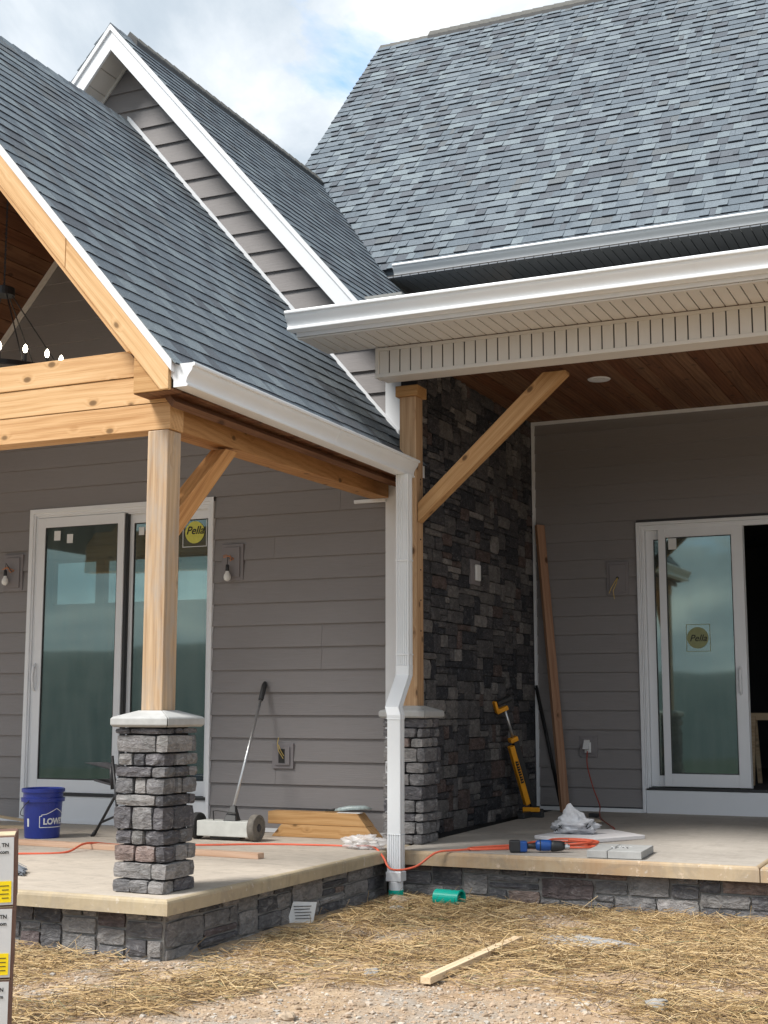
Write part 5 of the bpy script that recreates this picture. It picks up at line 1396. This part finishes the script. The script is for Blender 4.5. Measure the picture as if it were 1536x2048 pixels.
def dens(x, y):
    """how thickly the straw lies"""
    n = noise.noise(Vector((x * 1.1, y * 1.1, 3))) + .5 * noise.noise(Vector((x * 3, y * 3, 8)))
    d = .6 + n * 1.45
    if x > .3: d += .34 if y > -2.9 else 0
    fade = -3.3 if x > 1.2 else -5.3 if x < .6 else -5.3 + (x - .6) / .6 * 2.0
    if y < fade: d -= (fade - y) * 1.3
    if x < 1.0: d += .16
    if math.hypot((x - 2.12) / .34, (y + 2.02) / .17) < 1: d -= .9
    return d
def on_foot(x, y): return (x < .44 and y > -3.53) or (y > -.76)
mb = MB(); mb.m('straw'); rs_ = random.Random(12); cnt = 0
V = mb.v; F = mb.f
while cnt < 31000:
    y = rs_.uniform(-5.9, -.72); x = rs_.uniform(-1.4, 3.9)
    if y < -4.2 and x > 3.2: continue
    if on_foot(x, y) and not (x < .5 and y < -3.4): continue
    if rs_.random() * 1.35 > dens(x, y): continue
    L = rs_.uniform(.05, .2); a = rs_.gauss(.35, .75) + (math.pi / 2 if rs_.random() < .22 else 0); w_ = rs_.uniform(.0007, .0021)
    dx, dy = math.cos(a) * L / 2, math.sin(a) * L / 2
    if on_foot(x + dx, y + dy) or on_foot(x - dx, y - dy): continue
    lift = abs(rs_.gauss(0, .016)) + .004; bend = rs_.uniform(-.02, .03); tilt = rs_.gauss(0, .012) + (rs_.uniform(.02, .07) if rs_.random() < .03 else 0)
    z = gz(x, y); px, py = -dy / (L / 2) * w_, dx / (L / 2) * w_; b = len(V)
    for t_ in (-1, 0, 1):
        cxp, cyp = x + dx * t_, y + dy * t_; zc = z + lift + tilt * t_ + (bend if t_ == 0 else 0) * L
        if t_ == 0: cxp += px * rs_.uniform(-4, 4); cyp += py * rs_.uniform(-4, 4)
        V += [Vector((cxp + px, cyp + py, zc)), Vector((cxp - px, cyp - py, zc)), Vector((cxp, cyp, zc + w_ * 1.5))]
    for s in (0, 3):
        F += [[b + s, b + s + 1, b + s + 4, b + s + 3], [b + s + 1, b + s + 2, b + s + 5, b + s + 4], [b + s + 2, b + s, b + s + 3, b + s + 5]]
    cnt += 1
mb.mi = [0] * len(F); mb.col = [0] * len(F)
props(put('straw', mb, origin=(0, 0, 0)), 'loose golden straw mulch scattered over the yard in front of the foundations', 'straw', kind='stuff')

mb2 = MB(); mb2.m('straw_top')
for k in range(1500):
    for _ in range(30):
        y = rs_.uniform(-5.6, -.8); x = rs_.uniform(-1.2, 3.9)
        if not on_foot(x, y) and rs_.random() < dens(x, y): break
    else: continue
    L = rs_.uniform(.1, .3); a = rs_.uniform(0, 3.14) if k % 2 else rs_.gauss(.4, .5); dx, dy = math.cos(a) * L / 2, math.sin(a) * L / 2
    if on_foot(x + dx, y + dy) or on_foot(x - dx, y - dy): continue
    z = gz(x, y) + .022 + abs(rs_.gauss(0, .01)); k_ = rs_.uniform(-.04, .05); t_ = rs_.gauss(0, .02)
    kx, ky = rs_.uniform(-.015, .015), rs_.uniform(-.015, .015)
    mb2.tube([(x - dx, y - dy, z - t_ - .01), (x - dx * .3 + kx, y - dy * .3 + ky, z + abs(k_) * .6), (x + dx * .4 + kx, y + dy * .4, z + abs(k_) * .3), (x + dx, y + dy, z + t_ - .008)], rs_.uniform(.0009, .0017), 4, None, caps=False)
props(put('loose_straw', mb2, origin=(0, 0, 0)), 'longer pale straw stalks lying loose on top of the straw mulch', 'straw', kind='stuff')
ico = [(0, 0, 1), (.894, 0, .447), (.276, .851, .447), (-.724, .526, .447), (-.724, -.526, .447), (.276, -.851, .447), (.724, .526, -.447), (-.276, .851, -.447), (-.894, 0, -.447), (-.276, -.851, -.447), (.724, -.526, -.447), (0, 0, -1)]
icf = [(0, 1, 2), (0, 2, 3), (0, 3, 4), (0, 4, 5), (0, 5, 1), (1, 6, 2), (2, 7, 3), (3, 8, 4), (4, 9, 5), (5, 10, 1), (1, 10, 6), (2, 6, 7), (3, 7, 8), (4, 8, 9), (5, 9, 10), (11, 7, 6), (11, 8, 7), (11, 9, 8), (11, 10, 9), (11, 6, 10)]
mb = MB(); mb.m('gravel'); cnt = 0; V = mb.v; F = mb.f
while cnt < 20000:
    y = rs_.uniform(-6.2, -.78); x = rs_.uniform(-1.3, 4.0)
    if on_foot(x, y): continue
    if rs_.random() < min(.93, dens(x, y) * .85): continue
    s = rs_.uniform(.003, .009) if rs_.random() < .88 else rs_.uniform(.009, .019); z = gz(x, y) + s * .2; b = len(V); a = rs_.random() * 6.3; ca, sa = math.cos(a), math.sin(a)
    e1, e2, e3 = s * rs_.uniform(.8, 1.6), s, s * rs_.uniform(.4, .8)
    for q in ico:
        j_ = rs_.uniform(.75, 1.2); X_, Y_ = q[0] * e1 * j_, q[1] * e2 * j_
        V.append(Vector((x + X_ * ca - Y_ * sa, y + X_ * sa + Y_ * ca, z + q[2] * e3 * j_)))
    F += [[b + i for i in f] for f in icf]; cnt += 1
mb.mi = [0] * len(F); mb.col = [0] * len(F)
props(put('gravel', mb, origin=(0, 0, 0)), 'small tan and pinkish gravel in the bare dirt at the bottom of the yard', 'gravel', kind='stuff')
